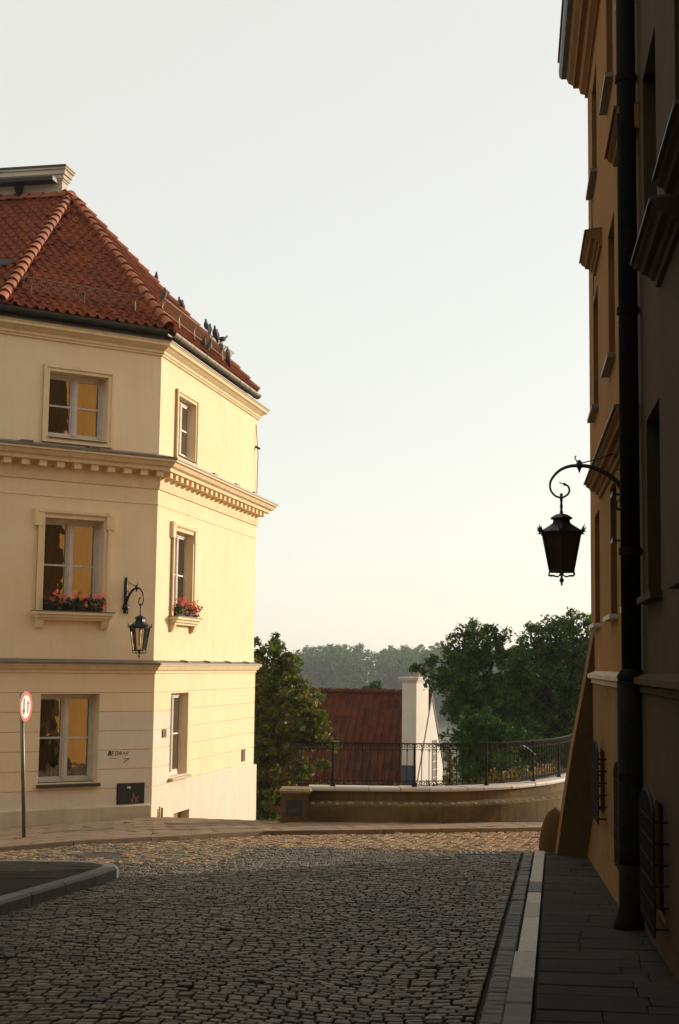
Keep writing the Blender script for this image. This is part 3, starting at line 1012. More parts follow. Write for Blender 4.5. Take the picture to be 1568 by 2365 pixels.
for pl, q, fr in ((PA, opA[1], WA[1]), (PB, opB[1], WB[1])):
    s0, s1, z0, z1 = q
    m_ = MB()
    m_.pbox(pl, s0 - .19, s1 + .19, z0 - .06, z0 - .01, -.2, .20); m_.pbox(pl, s0 - .16, s1 + .16, z0 - .115, z0 - .06, .001, .16)
    m_.pbox(pl, s0 - .13, s1 + .13, z0 - .16, z0 - .115, .001, .12)
    for a in (s0 - .12, s1 - .01):
        m_.hexa([pl.at(a, z0 - .30, .001), pl.at(a + .13, z0 - .30, .001), pl.at(a + .13, z0 - .30, .06), pl.at(a, z0 - .30, .06), pl.at(a, z0 - .16, .001), pl.at(a + .13, z0 - .16, .001), pl.at(a + .13, z0 - .16, .11), pl.at(a, z0 - .16, .11)])
    m_.build('sill', cream_trim, fr)
    m_ = MB(); m_.pbox(pl, s0 - .2, s1 + .2, z0 - .009, z0 + .004, -.2, .215); m_.build('sill_flashing', flash, fr)

# cellar hatch, meter door, plaques
mb = MB()
q = opB[3]
mb.face([PB.at(q[0], q[2], -.145), PB.at(q[1], q[2], -.145), PB.at(q[1], q[3], -.145), PB.at(q[0], q[3], -.145)])
mb.build('cellar_hatch', M('hatch_boards', (.30, .19, .08), .9, (.2, .13, .06), 4), house)
mb = MB()
mb.pbox(PA, -.68, -.42, -2.585, -2.235, .036, .062); mb.pbox(PA, -.412, -.16, -2.575, -2.225, .036, .060)
mb.pbox(PA, -.70, -.14, -2.60, -2.21, .036, .046)
mdoor = mb.build('meter_cabinet', meter_m, house)
mb = MB(); mb.pbox(PA, -.50, -.43, -2.31, -2.27, .0625, .0645); mb.build('sticker', sticker, mdoor)


def stroke(mb, pl, pts, w, o, m=0):
    for (a, za), (b, zb) in zip(pts, pts[1:]):
        L_ = math.hypot(b - a, zb - za) + 1e-6; nx, nz = -(zb - za) / L_ * w, (b - a) / L_ * w
        ex, ez = (b - a) / L_ * w * .7, (zb - za) / L_ * w * .7
        mb.face([pl.at(a - nx - ex, za - nz - ez, o), pl.at(b - nx + ex, zb - nz + ez, o), pl.at(b + nx + ex, zb + nz + ez, o), pl.at(a + nx - ex, za + nz - ez, o)], m)


mb = MB()
for k in range(3):
    pts = [(-.38 + .05 * k + .03 * random.uniform(-1, 1), -2.56 + .035 * j + random.uniform(-.01, .01)) for j in range(4 + 2 * (k == 0))]
    stroke(mb, PA, pts, .012, .0615 + .0005 * k)
mb.build('paint_scribble', scrib, mdoor)
mb = MB(); mb.pbox(PB, .49, .71, -1.41, -1.255, .036, .055); mb.build('plaque', vent_m, house)
mb = MB(); mb.pbox(PB, 6.2, 6.45, -2.22, -1.95, .036, .06); mb.build('vent', vent_m, house)
# iron stub and patched plaster at the corner foot
mb = MB(); mb.tube([PB.at(.42, -3.0, .10), PB.at(.42, -2.72, .10)], .018, 8); mb.build('iron_stub', iron, house)
mb = MB()
mb.hexa([PB.at(.40, -3.3, .036), PB.at(1.02, -3.3, .036), PB.at(1.02, -3.3, .10), PB.at(.40, -3.3, .10), PB.at(.44, -2.70, .036), PB.at(.62, -2.70, .036), PB.at(.62, -2.70, .06), PB.at(.44, -2.70, .06)])
mb.build('corner_guard', cream_trim, house)
# telephone wire near the end of the sunlit wall
mb = MB()
mb.tube(smooth_path([PB.at(7.0, 5.75, .02), PB.at(7.05, 5.2, .05), PB.at(7.0, 5.0, .08), PB.at(7.12, 4.5, .04), PB.at(7.15, 4.0, .03)], 4), .009, 5)
mb.tube([PB.at(7.05, 5.22, .0), PB.at(7.05, 5.16, .11)], .03, 6)
mb.build('cable', iron, house)
# marker scrawl on the wall
mb = MB()
LET = {'B': [[(0, 0), (0, 1)], [(0, 1), (.6, .85), (.55, .6), (0, .5)], [(0, .5), (.7, .35), (.6, .08), (0, 0)]],
       'E': [[(.6, 1), (0, .95), (0, .05), (.6, 0)], [(0, .5), (.5, .5)]],
       'D': [[(0, 0), (0, 1), (.55, .85), (.65, .4), (.4, .05), (0, 0)]],
       'N': [[(0, 0), (.05, 1), (.55, .05), (.65, 1)]],
       'A': [[(0, 0), (.35, 1), (.65, 0)], [(.12, .4), (.55, .4)]],
       'R': [[(0, 0), (.02, 1), (.55, .85), (.5, .55), (.02, .5), (.6, 0)]]}
x = -.895
for k, chh in enumerate('BEDNAR'):
    hh = .085 - .006 * k; wd = .075
    for st in LET[chh]:
        stroke(mb, PA, [(x + px_ * wd * .85 + .022 * pz, -1.70 + .002 * k + pz * hh) for px_, pz in st], .0055 if k < 4 else .004, .0375 + .0004 * k)
        if k == 0: stroke(mb, PA, [(x + .01 + px_ * wd * .8 + .022 * pz, -1.695 + pz * hh * .8) for px_, pz in st], .007, .0383)
    x += .072
stroke(mb, PA, [(-.87, -1.745), (-.78, -1.748), (-.69, -1.755)], .0035, .0376)
stroke(mb, PA, [(-.575, -1.765), (-.47, -1.765), (-.575, -1.83)], .006, .0378)
mb.build('marker_scrawl', ink, house)


# ------------------------------------------------------------------ wall lanterns
def lantern(base, outv, sidev, label, pane, s=1.0, sx=1.0, sz=1.0, turn=30.):
    """base: point on the wall level with the lantern hook; arm reaches .67 m out"""
    Z = Vector((0, 0, 1))
    def W(x, z, y=0.): return base + outv * (x * s) + sidev * (y * s) + Z * (z * s)
    root = thing('wall_lantern', base, label, 'lantern', 'wall lanterns')
    b = MB()
    arm = [(0.02, .0), (.11, .15), (.25, .25), (.37, .30), (.485, .315), (.60, .305), (.70, .255), (.775, .16), (.78, .07), (.735, .005), (.67, -.015), (.615, .008), (.588, .05), (.60, .10), (.64, .125)]
    pts = smooth_path([W(x, z) for x, z in arm], 5)
    n = len(pts)
    b.tube(pts, [.026 * s * (1 - .68 * min(1, i / (n * .55))) + .002 for i in range(n)], 8)
    rod = smooth_path([W(0.0, .46), (W(.15, .43)), W(.30, .385), W(.45, .345), W(.50, .35), (W(.53, .40)), W(.515, .415)], 4)
    b.tube(rod, .007 * s, 6)
    ring = [W(.09 + .10 * math.cos(t) , .28 + .13 * math.sin(t)) for t in [R(60 + 15 * k) for k in range(19)]]
    b.tube(ring, .007 * s, 6)
    cu = [W(.09 + .05 * (1 - k / 12) * math.cos(R(30 * k)), .24 + .05 * (1 - k / 12) * math.sin(R(30 * k))) for k in range(10)]
    b.tube(cu, .006 * s, 5)
    b.lathe(W(.485, .315), [(.004, -.075), (.016, -.04), (.03, -.015), (.032, .02), (.02, .05), (.008, .06)], 8)
    for t in ((.635, .12), (.64, .125)):
        b.lathe(W(*t), [(.004, -.016), (.016, 0), (.004, .016)], 7)
    b.tube(smooth_path([W(.64, .125), W(.665, .13), W(.69, .145)], 3), .006 * s, 5)
    # wall plate with leaf scroll
    pl_pts = [W(.012, -.14), W(.016, -.05), W(.014, .1), W(.012, .5)]
    b.tube(smooth_path(pl_pts, 4), [.034 * s, .05 * s] + [.035 * s] * 10 + [.02 * s], 8)
    b.tube(smooth_path([W(.02, -.10), W(.09, -.14), W(.12, -.10), W(.105, -.05)], 4), .014 * s, 6)
    b.lathe(W(.02, .50), [(.005, -.03), (.03, -.01), (.03, .02), (.005, .045)], 8)
    b.tube([W(.0, -.06), W(.05, .0)], .065 * s, 8)
    brk = b.build('bracket', iron, root, smooth=True)
    # hanging stem and lantern head
    hd = MB()
    c = W(.67, 0)
    hd.lathe(c, [(.010 * s, -.19 * s), (.020 * s, -.165 * s), (.012 * s, -.15 * s), (.016 * s, -.10 * s), (.011 * s, -.07 * s), (.017 * s, -.03 * s), (.012 * s, .0), (.02 * s, .015 * s), (.006 * s, .03 * s)], 8)
    rot = math.atan2(outv.y, outv.x) + R(turn)
    k = s
    hd.lathe(c, [(.10 * k, -.265 * k), (.092 * k, -.245 * k), (.128 * k, -.232 * k), (.12 * k, -.225 * k), (.07 * k, -.195 * k), (.02 * k, -.18 * k)], 6, rot=rot)
    hd.lathe(c, [(.235 * k, -.40 * k), (.245 * k, -.375 * k), (.225 * k, -.36 * k), (.15 * k, -.315 * k), (.105 * k, -.285 * k), (.095 * k, -.26 * k)], 6, rot=rot)
    for q in range(6):
        an = rot + q * math.pi / 3
        dv = Vector((math.cos(an), math.sin(an), 0)); tv = Vector((-math.sin(an), math.cos(an), 0))
        p = c + dv * .235 * k + Vector((0, 0, -.375 * k))
        for a_, h_ in ((0, .075), (.028, .05), (-.028, .05)):
            hd.tube([p + tv * a_ * .6 * k, p + dv * .02 * k + tv * a_ * k + Vector((0, 0, h_ * .6 * k)), p + dv * .03 * k + tv * a_ * 1.5 * k + Vector((0, 0, h_ * k))], [.010 * k, .008 * k, .001], 5)
        hd.tube([p, p + dv * .045 * k + Vector((0, 0, -.004 * k))], [.012 * k, .003], 5)
        # corner rib and foot scroll
        top = c + dv * .215 * k + Vector((0, 0, -.40 * k)); bot = c + dv * .135 * k + Vector((0, 0, -.775 * k))
        hd.tube([top, bot], .0115 * k, 5)
        hd.tube(smooth_path([bot + Vector((0, 0, -.0)), bot + dv * .015 * k + Vector((0, 0, -.03 * k)), bot + Vector((0, 0, -.045 * k)), bot - dv * .04 * k + Vector((0, 0, -.045 * k)), c + dv * .045 * k + Vector((0, 0, -.075 * k) ) + Vector((0, 0, -.755 * k)), c + dv * .012 * k + Vector((0, 0, -.80 * k))], 3), .007 * k, 5)
        an2 = rot + (q + 1) * math.pi / 3; dv2 = Vector((math.cos(an2), math.sin(an2), 0))
        bot2 = c + dv2 * .135 * k + Vector((0, 0, -.775 * k)); hd.tube([bot, bot2], .013 * k, 5)
        pe = p.lerp(c + dv2 * .235 * k + Vector((0, 0, -.375 * k)), .5)
        hd.tube([pe, pe + Vector((0, 0, .03 * k))], [.012 * k, .002], 5)
    hd.lathe(c, [(.004, -.925 * k), (.012 * k, -.905 * k), (.008 * k, -.895 * k), (.024 * k, -.875 * k), (.022 * k, -.855 * k), (.01 * k, -.84 * k), (.02 * k, -.80 * k), (.035 * k, -.785 * k)], 8)
    hd.lathe(c, [(.13 * k, -.785 * k), (.135 * k, -.77 * k)], 6, rot=rot)
    def squeeze(vv): return [tuple(c + Vector(((Vector(v) - c).x * sx, (Vector(v) - c).y * sx, (Vector(v) - c).z * sz))) for v in vv]
    hd.v = squeeze(hd.v)
    head = hd.build('lantern_head', iron, root)
    g = MB()
    vs = []
    for q in range(6):
        an = rot + q * math.pi / 3
        dv = Vector((math.cos(an), math.sin(an), 0))
        vs += [c + dv * .208 * k + Vector((0, 0, -.40 * k)), c + dv * .130 * k + Vector((0, 0, -.77 * k))]
    g.add(vs, [(2 * q, 2 * q + 1, (2 * q + 3) % 12, (2 * q + 2) % 12) for q in range(6)])
    g.v = squeeze(g.v)
    g.build('glass', pane, head)
    m_ = MB()
    m_.lathe(c, [(.02 * k, -.74 * k), (.03 * k, -.70 * k), (.022 * k, -.58 * k), (.03 * k, -.50 * k), (.02 * k, -.42 * k)], 8)
    m_.build('lamp_bulb', M('frosted_lamp', (.6, .55, .45), .5), head)
    return root


lantern(PA.at(-.62, 1.06, .0), PA.n, PA.d, 'black wrought iron lantern with clear panes on the cream wall', lamp_glass, sx=.84, sz=1.07, turn=5.)

# ------------------------------------------------------------------ ochre house on the right
PR = Plane((1.1 / math.cos(R(7)), 0), 7.0, -1)       # o towards the street
U1 = 20.42
och = thing('ochre_house', PR.at(12, -2.3, -3), 'tall ochre townhouse in deep shade along the right pavement', 'house')
cols = [(18.3, 19.35), (15.25, 16.25), (13.0, 13.6), (10.7, 11.75), (8.2, 9.4), (5.6, 6.7)]
opR = []
for c in cols:
    opR += [(c[0], c[1], 6.55, 8.02), (c[0], c[1], 3.4, 5.0), (c[0], c[1], .58, 2.05)]
opR += [(17.15, 18.0, -1.75, -.98), (13.0, 13.9, -1.8, -.98), (10.4, 11.1, -1.8, -.98)]
mb = MB()
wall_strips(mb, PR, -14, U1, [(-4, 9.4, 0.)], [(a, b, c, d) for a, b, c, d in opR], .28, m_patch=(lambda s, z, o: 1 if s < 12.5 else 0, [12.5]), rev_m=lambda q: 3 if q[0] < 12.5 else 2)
PRE = Plane(PR.at(U1, 0), 97)                        # far gable end, faces away from the camera; widened to bounce sunlight
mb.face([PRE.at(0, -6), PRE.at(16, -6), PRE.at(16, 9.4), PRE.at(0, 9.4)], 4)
PRB = PR.at(-14, 0)
mb.face([PR.at(-14, -4), PR.at(-14, 9.4), PR.at(-14, 9.4, -9), PR.at(-14, -4, -9)])
mb.face([PR.at(-14, -4, -9), PR.at(-14, 9.4, -9), PR.at(U1, 9.4, -9), PR.at(U1, -4, -9)])
mb.build('wall', [orange, brown, recess_m, recess_dark, M('gable_bounce_ochre', (.58, .29, .06), .9, (.5, .24, .05), 1.0, .3, 60, spec=.15)], och)  # gable ochre lightened to throw sunlit colour onto the cream house and its panes
# corner strip and cornice
RPATH = [PR.at(U1, 0) + PR.n * -3 + Vector((0, 0, 0)), PR.at(U1, 0), PR.at(-14, 0)]
RPATH = [PR.at(U1, 0, -5), PR.at(U1, 0, 0), PR.at(-14, 0, 0)]
mb = MB()
sweep(mb, RPATH, [(0, 8.40), (.04, 8.41), (.04, 8.46), (.10, 8.50), (.12, 8.58), (.13, 8.62), (.20, 8.63), (.21, 8.68), (.27, 8.74), (.29, 8.80), (.30, 8.84), (0, 8.9)])
mb.build('cornice', orange_trim, och)
mb = MB()
sweep(mb, RPATH, [(.0, 8.90), (.29, 8.84), (.37, 8.85), (.40, 8.90), (.41, 8.99), (.36, 9.06), (.0, 9.2)])
mb.build('eaves_gutter', zinc, och)
mb = MB()
a0, a1 = PR.at(U1 + .3, 9.05, .36), PR.at(-14, 9.05, .36); b0, b1 = PR.at(U1 - 3, 12.5, -4.5), PR.at(-14, 12.5, -4.5)
mb.face([a0, a1, b1, b0]); mb.face([a0, b0, PR.at(U1 + .3, 9.05, -9)]); mb.face([b0, b1, PR.at(-14, 9.05, -9), PR.at(U1 + .3, 9.05, -9)])
u = U1 + .25
while u > -6:
    mb.pbox(PR, u - .19, u, 9.06, 9.11, .20, .43); u -= .24
mb.build('roof', tile2_m, och)
# ledge at eye level and the thicker base below it
mb = MB()
LPROF = [(.0, -.20), (.05, -.19), (.05, -.14), (.10, -.12), (.10, -.075), (0, -.03)]
sweep(mb, [PR.at(U1, 0, -4), PR.at(U1, 0), PR.at(12.25, 0)], LPROF)
m2 = MB(); sweep(m2, [PR.at(12.24, 0), PR.at(-14, 0)], LPROF); m2.build('ledge', brown_trim, och)
led = mb.build('ledge', M('ledge_stone', (.50, .40, .28), .9, (.34, .25, .15), 5, .4, 40), och)
mb = MB()
opG = [(17.15, 18.0, -1.75, -.98), (13.0, 13.9, -1.8, -.98), (10.4, 11.1, -1.8, -.98)]
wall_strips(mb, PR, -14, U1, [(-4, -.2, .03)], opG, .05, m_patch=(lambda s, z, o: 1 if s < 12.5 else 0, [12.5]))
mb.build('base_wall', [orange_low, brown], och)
mb = MB()                                            # battered foot of the wall
for u0, u1 in ((13.3, 19.6),):
    za, zb = gz(0, u0), gz(0, u1)
    mb.hexa([PR.at(u0, za - .3, .03), PR.at(u1, zb - .3, .03), PR.at(u1, zb - .3, .17), PR.at(u0, za - .3, .17), PR.at(u0, za + .55, .03), PR.at(u1, zb + .55, .03), PR.at(u1, zb + .46, .05), PR.at(u0, za + .46, .05)])
mb.build('footing', orange_low, och)
# windows
for i, q in enumerate(opR[:18]):
    f = MB()
    dp = .24
    s0, s1, z0, z1 = q
    f.pbox(PR, s0, s0 + .07, z0, z1, -dp, -dp + .06); f.pbox(PR, s1 - .07, s1, z0, z1, -dp, -dp + .06); f.pbox(PR, (s0 + s1) / 2 - .05, (s0 + s1) / 2 + .05, z0, z1, -dp, -dp + .07)
    f.pbox(PR, s0 + .07, s1 - .07, z0, z0 + .07, -dp, -dp + .058); f.pbox(PR, s0 + .07, s1 - .07, z1 - .07, z1, -dp, -dp + .058); f.pbox(PR, s0 + .07, s1 - .07, (z0 + z1) / 2 - .03, (z0 + z1) / 2 + .03, -dp, -dp + .05)
    fr = f.build('window', frame_dark, och)
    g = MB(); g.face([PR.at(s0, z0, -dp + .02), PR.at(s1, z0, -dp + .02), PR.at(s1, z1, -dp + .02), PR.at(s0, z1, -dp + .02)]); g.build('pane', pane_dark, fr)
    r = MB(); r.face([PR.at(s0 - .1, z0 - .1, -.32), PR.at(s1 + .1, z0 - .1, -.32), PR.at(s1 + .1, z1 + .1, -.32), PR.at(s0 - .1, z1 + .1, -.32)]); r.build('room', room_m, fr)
    k = i % 3
    sl_ = MB(); sl_.pbox(PR, s0 - .06, s1 + .06, z0 - .05, z0 - .0, -.2, .09); sl_.build('sill', (cope_m if k == 2 else flash) if s0 > 12.6 else brown_trim, fr)


def hood(u0, u1, z, big, parent):
    h = MB()
    prof = [(0, z - .22), (.05, z - .215), (.06, z - .17), (.10, z - .16), (.13, z - .13), (.20, z - .12), (.22, z - .09), (.27, z - .07), (.29, z - .04)]
    k = .68
    path = [PR.at(u1, 0, 0), PR.at(u0, 0, 0)]
    sweep(h, path, [(o * k, zz) for o, zz in prof] + [(.30 * k, z - .03), (0, z)])
    o_ = h.build('window_hood', orange_trim if u0 > 12 else brown_trim, parent)
    s_ = MB()
    sweep(s_, path, [(0, z + .02), (.315 * k, z - .01), (.325 * k, z - .045), (.302 * k, z - .045), (.302 * k, z - .028), (0, z + .004)])
    s_.build('hood_sheet', zinc, o_)


hood(17.35, 18.75, 5.45, True, och)                  # over second floor windows
hood(12.15, 13.4, 4.95, True, och)
hood(12.5, 17.9, 2.34, True, och)                    # over the first floor
hood(9.05, 10.55, 3.08, True, och)
hood(7.6, 8.85, 3.14, True, och)
# arched iron grilles standing off the ground floor windows
def grille(u0, u1, z0, z1, o, open_):
    g = MB()
    n = int((u1 - u0) / .10)
    uc = (u0 + u1) / 2; hw = (u1 - u0) / 2
    for k in range(n + 1):
        u = u0 + (u1 - u0) * k / n
        top = z1 + .16 * math.sqrt(max(0, 1 - ((u - uc) / hw) ** 2))
        g.tube([PR.at(u, z0, o), PR.at(u, top, o)], .011, 5)
    for z in [z0 + .06 + (z1 - z0 - .08) * k / 5 for k in range(6)]:
        g.tube([PR.at(u0, z, .03), PR.at(u0, z, o), PR.at(u1, z, o), PR.at(u1, z, .03)], .010, 5)
    arc = [PR.at(uc + hw * math.cos(R(a)), z1 + .16 * math.sin(R(a)), o) for a in range(0, 181, 15)]
    g.tube(arc, .014, 5)
    gr_ = g.build('window_grille', grille_m, och)
    p = MB(); p.face([PR.at(open_[0], open_[2], -.03), PR.at(open_[1], open_[2], -.03), PR.at(open_[1], open_[3], -.03), PR.at(open_[0], open_[3], -.03)])
    p.build('dark_opening', room_m, gr_)


grille(16.75, 18.0, -1.78, -1.02, .13, opG[0]); grille(12.9, 14.0, -1.85, -1.02, .13, opG[1]); grille(10.15, 11.15, -1.85, -1.04, .13, opG[2])
# downpipe
mb = MB()
pu, po = 12.2, .105
mb.tube([PR.at(pu, -.05, po), PR.at(pu, 9.0, po)], .083, 14)
mb.tube([PR.at(pu, -.0, po), PR.at(pu, -.06, po), PR.at(pu, -.12, po)], [.085, .125, .11], 14)
mb.tube([PR.at(pu, -.10, po + .01), PR.at(pu, -1.5, po + .01), PR.at(pu, -1.62, po + .01)], [.112, .112, .112], 14)
mb.tube([PR.at(pu, -1.6, po + .01), PR.at(pu, -1.98, po + .01), PR.at(pu, -2.10, po + .03), PR.at(pu, -2.17, po + .05)], [.112, .112, .125, .13], 14)
pipe = mb.build('downpipe', pipe_m, och, smooth=True)
for z in (1.0, 3.1, 5.2, 7.2, -.9):
    mb = MB()
    mb.tube([PR.at(pu, z - .03, po), PR.at(pu, z + .03, po)], .097 if z > 0 else .125, 14)
    mb.tube([PR.at(pu - .02, z, 0), PR.at(pu - .02, z, po)], .012, 5)
    mb.build('pipe_clamp', pipe_m, pipe)
# small wall iron beside the lantern, cable below the far window
mb = MB()
for z in (1.80, 1.32):
    mb.tube([PR.at(14.75, z, 0), PR.at(14.75, z, .09)], .012, 6); mb.pbox(PR, 14.65, 14.95, z - .02, z + .02, .06, .085)
mb.tube([PR.at(14.80, 1.82, .075), PR.at(14.80, 1.30, .075)], .007, 5); mb.tube([PR.at(14.55, 1.82, .075), PR.at(14.55, 1.30, .075)], .007, 5)
mb.build('sign_bracket', iron, och)
mb = MB(); mb.tube(smooth_path([PR.at(19.2, 6.5, .02), PR.at(19.0, 6.1, .03), PR.at(18.9, 5.4, .02), PR.at(18.9, 5.0, .02)], 4), .008, 5); mb.build('cable', iron, och)
for u, z, h in ((18.6, -.0, .16), (17.9, -.35, .22)):  # white drips under the far window
    mb = MB(); mb.pbox(PR, u, u + .05, z, z + h, .001, .006); mb.build('paint_drip', cope_m, och)
# raking buttress at the far corner, with its weathered slope
mb = MB()
B0, B1 = 19.6, 20.42
zb = -2.75
pr_ = [(0.0, .55), (.02, .42), (.15, -.30), (.30, -1.07), (.43, -1.9), (.55, zb)]
for (o0, z0), (o1, z1) in zip(pr_, pr_[1:]):
    mb.face([PR.at(B0, z0, o0), PR.at(B1, z0, o0), PR.at(B1, z1, o1), PR.at(B0, z1, o1)], 1)
mb.face([PR.at(B0, z, o) for o, z in pr_] + [PR.at(B0, zb, 0)])
mb.face([PR.at(B1, z, o) for o, z in reversed(pr_)] + [PR.at(B1, zb, 0)])
mb.face([PR.at(B0, zb, 0), PR.at(B1, zb, 0), PR.at(B1, zb, .55), PR.at(B0, zb, .55)])
mb.build('buttress', [buttress_m, orange_low], och)

lantern(PR.at(14.55, 1.76, -.062), PR.n, PR.d, 'black wrought iron lantern with dark panes on the ochre wall', lamp_glass_dark, 1.0)

# guard stone by the buttress
mb = MB()
c = PR.at(20.7, -2.75, .50)
prof = []
for k in range(11):
    t = k / 10
    prof.append((.23 * (1 - t ** 3) ** .5 * (1.0 + .05 * math.sin(5 * t)) + .004, t * .78))
mb.lathe(c, prof, 14)
gs = mb.build('guard_stone', buttress_m, None, smooth=True)
tag(gs, 'dark rounded guard stone at the foot of the sloping buttress', 'guard stone')

# ------------------------------------------------------------------ terrace wall with pier and railing
TP = [Vector((-.50, 26.30, 0)), Vector((.6, 26.32, 0)), Vector((1.7, 26.38, 0)), Vector((2.4, 26.60, 0)), Vector((3.0, 26.98, 0)), Vector((3.55, 27.5, 0)), Vector((4.05, 28.15, 0)), Vector((4.5, 28.95, 0)), Vector((5.0, 30.2, 0)), Vector((5.4, 31.6, 0))]
TPs = smooth_path(TP, 4)
terrace = thing('terrace_wall', (1.5, 26.3, -2.9), 'low curved plaster retaining wall with pale coping and stepped foot', 'wall')
mb = MB(); sweep(mb, TPs, [(0, -6), (0, -2.27), (-.36, -2.27), (-.36, -6)]); mb.build('wall', terr_m, terrace)
mb = MB()
for i in range(0, len(TPs) - 1, 2):
    seg = TPs[i:i + 3]
    if len(seg) < 2: continue
    d0 = (seg[1] - seg[0]).normalized(); d1 = (seg[-1] - seg[-2]).normalized()
    seg = [seg[0] + d0 * .006] + seg[1:-1] + [seg[-1] - d1 * .006]
    dz = random.uniform(-.006, .006); do = random.uniform(-.008, .008)
    sweep(mb, seg, [(-.40, -2.268), (.05 + do, -2.268), (.055 + do, -2.235 + dz), (.04 + do, -2.205 + dz), (-.38, -2.20 + dz), (-.40, -2.268)])
mb.build('coping', cope_m, terrace)
mb = MB()
sweep(mb, TPs[:-4], [(.003, -3.4), (.33, -3.4), (.33, -2.50), (.30, -2.47), (.003, -2.44)])
low = mb.build('step', terr_m, terrace)
mb = MB()
op = offset_path(TPs, .30)
for i in range(len(op) - 5):
    a, b = op[i], op[i + 1]
    n = max(1, int((b - a).length / .11))
    for k in range(n):
        p = a.lerp(b, (k + random.random() * .6) / n); r = random.uniform(.03, .055)
        p = p + Vector((random.uniform(-.02, .03), random.uniform(0, .10), -2.475))
        mb.lathe(p, [(r * .8, -.02), (r, .0), (r * .75, .018), (r * .3, .028)], 6, rot=random.random() * 3)
mb.build('cobble_edge', rough_stone, low)
mb = MB(); mb.box(-.97, -.49, 25.86, 26.32, -3.4, -2.285); pier = mb.build('pier', terr_m, terrace)
mb = MB()
mb.box(-1.0, -.455, 25.82, 26.36, -2.283, -2.245); mb.hexa([Vector(q) for q in ((-1.02, 25.80, -2.245), (-.43, 25.80, -2.245), (-.43, 26.38, -2.245), (-1.02, 26.38, -2.245), (-.98, 25.86, -2.20), (-.47, 25.86, -2.20), (-.47, 26.34, -2.20), (-.98, 26.34, -2.20))])
mb.build('pier_cap', rough_stone, pier)
mb = MB(); mb.box(-.87, -.615, 25.845, 25.859, -2.66, -2.41); mb.box(-.885, -.60, 25.852, 25.8595, -2.675, -2.395); pd = mb.build('utility_door', meter_m, pier)
mb = MB(); plp = Plane((0, 25.845), 90)
for k in range(4): stroke(mb, plp, [(-.83 + .04 * k + random.uniform(-.01, .01), -2.62 + .06 * j) for j in range(2)], .004, .001 + .0004 * k)
mb.build('scribble', scrib, pd)

# railing
rail = thing('railing', (1.5, 26.4, -2.2), 'black wrought iron railing with scroll frieze on the curved terrace wall', 'railing')
RP = offset_path(TPs, -.16)
RP = [Vector((-.86, 26.20, 0)) if False else RP[0] + Vector((-.28, 0.02, 0))] + RP
ZB, ZT = -2.20, -1.415
cum = [0]
for a, b in zip(RP, RP[1:]): cum.append(cum[-1] + (b - a).length)


def along(s):
    s = min(max(s, 0), cum[-1] - 1e-4)
    for i in range(len(RP) - 1):
        if s <= cum[i + 1]:
            return RP[i].lerp(RP[i + 1], (s - cum[i]) / (cum[i + 1] - cum[i])), (RP[i + 1] - RP[i]).normalized()


posts = [.72]
while posts[-1] < cum[-1] - 1.7: posts.append(posts[-1] + 1.5)
zs_ = lambda p, z: p + Vector((0, 0, z))
top = MB(); top.tube([zs_(p, ZT) for p in RP], .012, 6); top.build('handrail', grille_m, rail)
bounds = [0.] + posts + [cum[-1]]
for a, b in zip(bounds, bounds[1:]):
    m_ = MB()
    ss = [a + (b - a) * k / max(1, round((b - a) / .135)) for k in range(max(1, round((b - a) / .135)) + 1)]
    for z, r in ((ZT - .11, .006), (ZB + .11, .006), (ZB + .035, .009)):
        m_.tube([zs_(along(s)[0], z) for s in [a + (b - a) * k / 6 for k in range(7)]], r, 5)
    for s in ss:
        p, d_ = along(s)
        if a == 0 or s > a + .01: m_.tube([zs_(p, ZB + .03), zs_(p, ZT)], .0085, 5, cap=False)
        m_.lathe(zs_(p, ZT - .13), [(.008, -.02), (.018, 0), (.008, .02)], 6)
    for s0, s1 in zip(ss, ss[1:]):
        p0, d_ = along(s0); p1, _ = along(s1); mid = (p0 + p1) / 2; w_ = (p1 - p0).length
        for sg in (1, -1):
            for zc, rz in ((ZT - .052, .045), (ZB + .072, .036)):
                pts = [mid + (p1 - p0).normalized() * sg * (w_ * .23 + w_ * .20 * (1 - k / 14) * math.cos(R(35 * k))) + Vector((0, 0, zc + rz * (1 - k / 14) * math.sin(R(35 * k)))) for k in range(11)]
                m_.tube(pts, .0055, 4, cap=False)
    m_.build('railing_panel', grille_m, rail)
for s in posts:
    p, d_ = along(s)
    m_ = MB(); m_.tube([zs_(p, ZB - .03), zs_(p, ZT + .005)], .02, 8); m_.lathe(zs_(p, ZB - .02), [(.05, 0), (.05, .03), (.03, .06), (.022, .10)], 10)
    m_.build('post', grille_m, rail)
mb = MB(); p, d_ = along(0.)
mb.tube([zs_(p + Vector((-.09 * math.cos(R(30 * k)) * (1 - k / 16) + .0, 0, .09 * math.sin(R(30 * k)) * (1 - k / 16))), ZT - .1) for k in range(13)], .007, 5)
mb.build('end_scroll', grille_m, rail)
mb = MB()
p, d_ = along(cum[-1] - 4.2); p2_, _ = along(cum[-1] - 3.7)
mb.tube(smooth_path([zs_(p, ZT - .08), zs_(p.lerp(p2_, .5), ZT - .16), zs_(p2_, ZT - .28)], 4), .009, 5)
st = mb.build('blue_strap', M('blue_strap', (.25, .38, .42), .5), None); tag(st, 'pale blue strap tied diagonally across the railing bars', 'strap')

